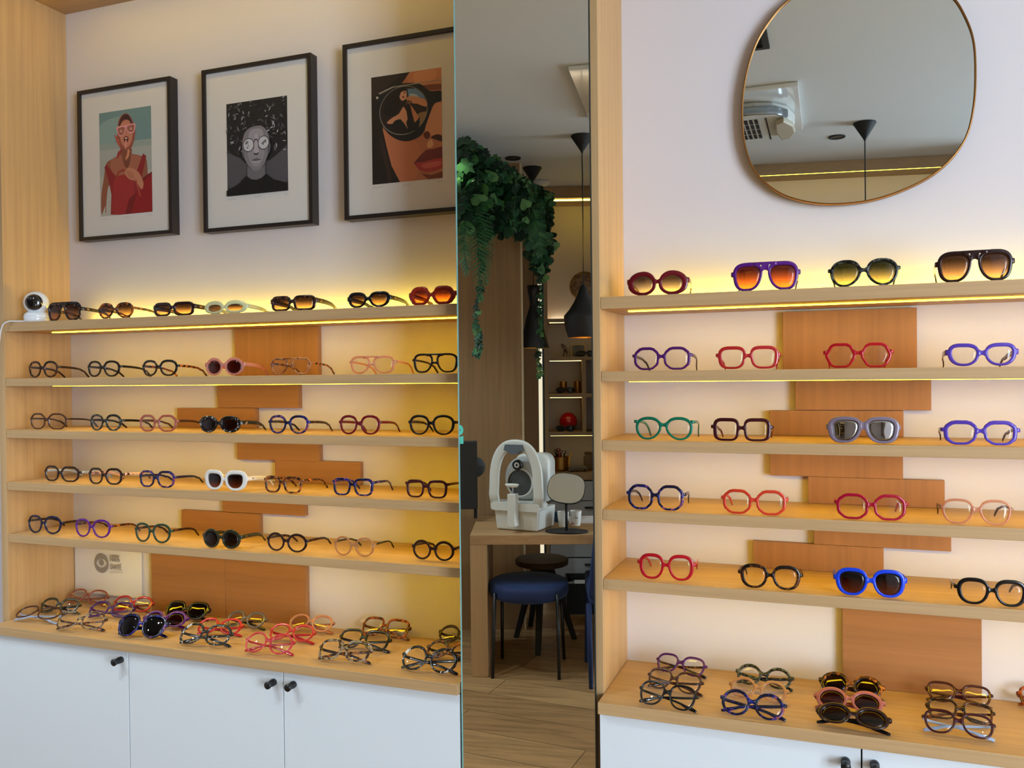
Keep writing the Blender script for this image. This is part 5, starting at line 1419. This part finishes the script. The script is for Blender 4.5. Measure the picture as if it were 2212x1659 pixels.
# paper cups
for k, (px, py, words) in enumerate(((1216.5, 1141, 'white paper cup behind the black stand of the table mirror'), (1244, 1139, 'white paper cup with black handwriting and a red mark'))):
    pc = dk(px, py); z0 = zt + .0098
    t = thing('paper_cup', (pc.x, pc.y, z0), words, 'cup', 'paper cups on the desk')
    mb = MB(); mb.lathe([(.0225, 0), (.0235, .001), (.0315, .078), (.0325, .079), (.0325, .081), (.0305, .081), (.022, .004), (0, .004)], (pc.x, pc.y, z0), 30); mb.build('cup', solid('paper_white', S(232, 232, 228), .6), t, smooth=False)
    if k == 1:
        mb = MB()
        def cp(a, h, dr=.0004):                      # point on the cup wall
            r = .0235 + (.0315 - .0235) * (h / .078) + dr
            return (pc.x + r * math.sin(a) , pc.y - r * math.cos(a), z0 + h)
        def stroke(a0, h0, a1, h1): mb.tube([cp(a0, h0), cp((a0 + a1) / 2, (h0 + h1) / 2), cp(a1, h1)], .0006, 5)
        s0 = -.28 + .38
        stroke(s0 - .1, .052, s0 + .16, .054); stroke(s0 + .03, .053, s0 + .05, .040)
        stroke(s0 + .25, .050, s0 + .27, .040); stroke(s0 + .25, .050, s0 + .40, .047); stroke(s0 + .40, .047, s0 + .27, .045); stroke(s0 + .30, .045, s0 + .44, .040)
        stroke(s0 + .52, .050, s0 + .54, .041)
        mb.build('handwriting', MATTE, t)
        mb = MB(); A_ = [cp(a, h) for h in (.008, .019) for a in (-.72, -.50, -.28)]
        mb.add(A_, [(0, 1, 4, 3), (1, 2, 5, 4)]); mb.build('red_mark', solid('red_print', S(190, 50, 60), .6), t)
pc = dk(1206, 1127)
o = MB().lathe([(.02, 0), (.024, .002), (.027, .055), (.025, .056), (.021, .004), (0, .004)], (pc.x, pc.y, zt), 24).build('blue_mug', solid('blue_ceramic', S(40, 74, 104), .3)); tag(o, 'small blue mug half hidden behind the left paper cup', 'mug')
pa_ = dk(1229, 1131); MBk = frame(Vector((pa_.x, pa_.y, zt)), ANG)
o = MB(MBk).box(0, .30, 0, .2, .0004, .009).build('notebook', solid('white_notebook', S(224, 216, 214), .6)); tag(o, 'flat white notebook on the desk behind the paper cups', 'notebook')
# monitor and disc at the left
pmn = at(1031.5, 1125, 4.82); MN = frame(Vector((pmn.x, pmn.y, 0)), ANG)
t = thing('monitor', (pmn.x - .2, pmn.y, zt), 'black monitor seen from behind at the left edge of the tall mirror', 'monitor')
zl, zh_ = zat(1031, 1100, pmn), zat(1031, 953, pmn)
MB(MN).box(-.5, 0, 0, .045, max(zl, zt + .03), zh_).build('housing', solid('monitor_black', S(24, 24, 26), .4), t, bevel=.004)
MB(MN).box(-.32, -.18, .01, .035, zt + .012, max(zl, zt + .03)).build('stand', MATTE, t)
MB(MN).box(-.38, -.12, -.06, .10, zt, zt + .012).build('base', MATTE, t, bevel=.003)
q = at(1026, 1009, 4.95)
o = MB(frame(Vector((q.x, q.y, 0)), ANG)).lathe([(0, -.012), (.05, -.014), (.058, -.006), (.060, 0), (.058, .02), (0, .025)], (0, 0, q.z), 36, 'y').build('round_speaker', solid('grey_disc', S(66, 68, 68), .6), smooth=True)
q2 = o
tag(o, 'round dark grey disc behind the black monitor in the tall mirror', 'speaker')
o2 = MB(frame(Vector((q.x, q.y, 0)), ANG)).tube([(0, .01, zt), (0, .01, q.z - .055)], .01, 10).build('stand', MATTE, q2)

# ---------------------------------------------------------------- stools, chair, crate
VEL = solid('navy_velvet', S(14, 34, 80), .75)
VEL.node_tree.nodes['Principled BSDF'].inputs['Sheen Weight'].default_value = .5
VEL.node_tree.nodes['Principled BSDF'].inputs['Sheen Tint'].default_value = S(90, 120, 170)
lp = [on_z(1064, 1465, 0), on_z(1208, 1468, 0), on_z(1218.5, 1424, 0), on_z(1085, 1422, 0)]
sc = sum(lp, Vector((0, 0, 0))) / 4
t = thing('velvet_stool', (sc.x, sc.y, 0), 'round navy blue velvet stool with thin black legs under the desk', 'stool')
rs = .213
MB().lathe([(0, .395), (rs * .90, .395), (rs * .97, .405), (rs, .425), (rs, .452), (rs * .975, .468), (rs * .93, .476), (rs * .6, .474), (0, .470)], (sc.x, sc.y, 0), 48).build('seat', VEL, t, smooth=True)
for q in lp:
    top = sc + (q - sc).normalized() * (rs + .004); top = q.lerp(Vector((top.x, top.y, 0)), .85)
    MB().tube([(q.x, q.y, .0005), (top.x, top.y, .44)], .009, 12).build('leg', BLACKM, t, smooth=True)
lp = [on_z(1115, 1377, 0), on_z(1162, 1416, 0), on_z(1241, 1380, 0), on_z(1146, 1352, 0)]
sc = on_z(1172, 1383, 0)
t = thing('wooden_stool', (sc.x, sc.y, 0), 'black stool with a dark round wooden seat behind the velvet stool', 'stool')
zs_ = .485
MB().lathe([(0, zs_ - .035), (.145, zs_ - .035), (.156, zs_ - .03), (.158, zs_ - .006), (.152, zs_), (0, zs_)], (sc.x, sc.y, 0), 40).build('seat', oak('dark_walnut', S(60, 44, 34), 'x'), t, smooth=False)
MB().lathe([(.03, zs_ - .14), (.05, zs_ - .12), (.05, zs_ - .0355), (0, zs_ - .0355)], (sc.x, sc.y, 0), 20).build('hub', MATTE, t)
for q in lp:
    top = sc.lerp(q, .25)
    MB().tube([(q.x, q.y, .0), (q.x * .5 + top.x * .5, q.y * .5 + top.y * .5, .22), (top.x, top.y, zs_ - .06)], 0, 8, False, [.028, .036, .042], [.03, .04, .05], (0, 1, 0)).build('leg', MATTE, t)
    # feet stand upright on the floor
pch = on_z(1277, 1488, 0); MCH = frame(Vector((pch.x, pch.y, 0)), ANG)
t = thing('velvet_chair', tuple(MCH @ Vector((.25, .22, 0))), 'dark blue velvet chair cut off by the right edge of the tall mirror', 'chair')
for (x, y, tx, ty) in ((.0, 0, -.006, .02), (.44, 0, .43, .02), (.0, .40, .01, .38), (.44, .40, .43, .38)):
    MB(MCH).tube([(x, y, .0005), (tx, ty, .42)], [.011, .015], 12).build('leg', VEL, t, smooth=True)
MB(MCH).rbox(-.005, .445, .0, .42, .42, .50, .03, 4, 'z').build('seat', VEL, t, bevel=.01)
MB(MCH).add([(-.012, -.01, .46), (.45, -.01, .46), (.45, .05, .46), (-.012, .05, .46), (.02, -.07, .80), (.42, -.07, .80), (.42, -.03, .80), (.02, -.03, .80)],
            [(0, 1, 2, 3), (4, 7, 6, 5), (0, 4, 5, 1), (1, 5, 6, 2), (2, 6, 7, 3), (3, 7, 4, 0)]).build('backrest', VEL, t, bevel=.012)
pcr = on_z(1224, 1320, 0); 
MK = frame(Vector((pcr.x, pcr.y, 0)), ANG)
MK.translation = MK @ Vector((0, -.03 if (MUI @ pcr).y > -.36 else 0, 0))
kd = (MUI @ pcr).y
MK = frame(MU @ Vector(((MUI @ pcr).x, min(kd, -.34), 0)), ANG)
t = thing('storage_crate', tuple(MK.translation), 'black open crate of papers on the floor below the grey drawers', 'crate')
mb = MB(MK); hb = .20
mb.box(0, .36, 0, .3, .0005, .012); mb.box(0, .36, 0, .01, .012, hb); mb.box(0, .36, .29, .3, .012, hb); mb.box(0, .01, .01, .29, .012, hb); mb.box(.35, .36, .01, .29, .012, hb)
mb.build('crate', MATTE, t)
for k, (c, dz) in enumerate(((S(206, 208, 206), .150), (S(120, 124, 126), .156), (S(224, 224, 220), .162))):
    MB(MK).box(.02 + .02 * k, .33 - .04 * k, .03 + .02 * k, .27, dz - .0055, dz).build('paper', solid('crate_paper_%d' % k, c, .7), t)
MB(MK).box(.03, .32, .03, .27, .0125, .144).build('paper_stack', solid('crate_stack', S(60, 60, 62), .8), t)

# ================================================================ WHAT THE PEBBLE MIRROR SHOWS
REF[0] = (ROUND_P, ROUND_N)
A2 = math.radians(10.4)
O2 = on_z(1842, 345, HC); O2.z = 0
MA = frame(O2, A2)
def la(px, py, w=0): return loc(px, py, w, MA)
ul = la(1595, 360).x - .06; ur = (.985 - O2.x) / math.cos(A2)
zl_ = la(1842, 368.5).z
t = thing('display_cabinet', tuple(MA @ Vector((.5, .12, 0))), 'oak-framed wall niche with a warm light strip, seen in the pebble mirror', 'cabinet')
MB(MA).box(ul, ur, 0, .02, zl_, HC - .001).build('fascia', OS_X, t)
MB(MA).box(ul, ur, .02, .26, zl_ + .012, HC - .001).build('top_panel', OS_X, t)
MB(MA).box(ul + .06, ur - .05, .024, .034, zl_ + .0005, zl_ + .0115).build('light_strip', emis('opp_led4', (1, .68, .05, 1), 12), t)
MB(MA).box(ul, ur, .26, .28, 0, HC - .001).build('back_panel', WALLM, t)
MB(MA).box(ul - .025, ul - .0005, 0, .75, 0, HC - .001).build('side_panel', OS_Z, t)
MB(MA).box(ul, ur, .0, .259, .0005, .9).build('body', GREYD, t)
# air conditioner
REF[0] = None
xr_, y0_, y1_ = -.122, .43, -.31          # in the room: y runs away from the display wall
xl_ = -.80
t = thing('ceiling_air_conditioner', ((xr_ + xl_) / 2, (y0_ + y1_) / 2, HC - .1), 'white ceiling air conditioner with a slotted grille, seen in the pebble mirror', 'air conditioner')
MB().box(xl_, xr_, y1_, y0_, HC - .022, HC - .0005).build('mounting_plate', solid('ac_white', S(226, 230, 230), .12, 0, .8), t, bevel=.004)
by0, by1 = y0_ - .15, y1_ + .07
mb = MB(); mb.prism([(xl_ + .12, by1 + .02), (xl_ + .20, by1), (xr_ - .20, by1), (xr_ - .11, by1 + .03), (xr_ - .05, by1 + .12), (xr_ - .03, (by0 + by1) / 2), (xr_ - .06, by0 - .11), (xr_ - .12, by0 - .03), (xr_ - .20, by0), (xl_ + .20, by0), (xl_ + .12, by0 - .02)], HC - .085, HC - .0225, 'z'); mb.build('body', solid('ac_body', S(200, 202, 196), .45), t, bevel=.012)
mb = MB()
for i in range(10):
    for j in range(4):
        xx = xr_ - .195 - .024 * i; wdt = (by0 - by1 - .16) / 4; yy = by0 - .08 - wdt * j
        mb.box(xx - .016, xx, yy - wdt * .86, yy, HC - .0865, HC - .0853)
mb.build('grille', MATTE, t)
MB().box(xr_ - .160, xr_ - .153, by1 + .05, by0 - .07, HC - .0865, HC - .0853).build('seam', MATTE, t)
mb = MB(); mb.tube([(xl_ + .2, by0 + .012, HC - .07), (xr_ - .20, by0 + .012, HC - .07), (xr_ - .11, by0 - .015, HC - .07), (xr_ - .06, by0 - .09, HC - .07)], 0, 8, False, .012, .04, (0, 0, 1)); mb.build('trim_band', solid('ac_steel', S(150, 160, 166), .25, .9), t, smooth=True)
mb = MB(); mb.prism([(xr_ - .115, by0 - .12), (xr_ - .075, by0 - .08), (xr_ - .035, by0 - .18), (xr_ - .030, (by0 + by1) / 2 - .03), (xr_ - .055, by1 + .12), (xr_ - .10, by1 + .10), (xr_ - .12, (by0 + by1) / 2)], HC - .112, HC - .086, 'z'); mb.build('air_vane', solid('ac_vane', S(186, 178, 158), .5), t, bevel=.006)
REF[0] = (ROUND_P, ROUND_N)
# recessed black vent
pv = on_z(1663, 99, HC)
t = thing('ceiling_spotlight', (pv.x - .12, pv.y - .12, HC - .01), 'square black recessed spotlight at the upper left rim of the pebble mirror', 'spotlight')
mb = MB(); s_ = .25
for a in ((0, s_, -.025, 0), (0, s_, -s_, -s_ + .025), (0, .025, -s_ + .025, -.025), (s_ - .025, s_, -s_ + .025, -.025)):
    mb.box(pv.x - a[1], pv.x - a[0], pv.y + a[2], pv.y + a[3], HC - .012, HC - .0005)
mb.build('frame', solid('dark_metal_frame', S(60, 62, 60), .35, .7), t)
MB().box(pv.x - s_ + .026, pv.x - .026, pv.y - s_ + .026, pv.y - .026, HC - .004, HC - .0005).build('recess', MATTE, t)
MB().lathe([(.0, HC - .012), (.05, HC - .014), (.058, HC - .006), (.058, HC - .0045)], (pv.x - s_ / 2, pv.y - s_ / 2, 0), 24).build('lamp', solid('steel_lamp', S(150, 150, 146), .25, .9), t, smooth=True)
downlight(on_z(1808, 295, HC), .044, 'black recessed downlight beside the pendant canopy in the pebble mirror')
P = on_z(1868, 265, HC); pendant(P, 0, 'wide', 1.98, 1.70, 'black pendant lamp whose canopy and cord show in the pebble mirror', .12, .056)
REF[0] = None
# aisle ceiling lights; those further left are unseen fill added for the left bay
for x, y, w, pw in ((-1.85, .72, 'recessed ceiling downlight over the aisle in front of the left bay', 48), (-2.35, .30, 'unseen fill downlight added near the left wall behind the photographer', 60),
                    (-3.2, -.25, 'unseen fill downlight added in the far left corner of the shop', 65), (-3.2, 1.0, 'unseen fill downlight added beyond the left side panel', 40), (1.15, .72, 'recessed ceiling downlight over the aisle in front of the right bay', 14)):
    downlight(Vector((x, y, 0)), .05, w, pw, (.76, .9, 1))
# extra narrow beam, added at the left aisle downlight to brighten the ivy
l = bpy.data.lights.new('downlight_beam', 'SPOT'); l.energy = 120; l.color = (1, .95, .6); l.spot_size = math.radians(6.5); l.spot_blend = .4; l.shadow_soft_size = .02
o = bpy.data.objects.new('downlight_beam', l); COL.objects.link(o); o.location = (-1.85, .72, HC - .03)
o.rotation_euler = (PATCH - o.location).to_track_quat('-Z', 'Y').to_euler()
for o in bpy.data.objects:
    if '_org' in o: del o['_org']
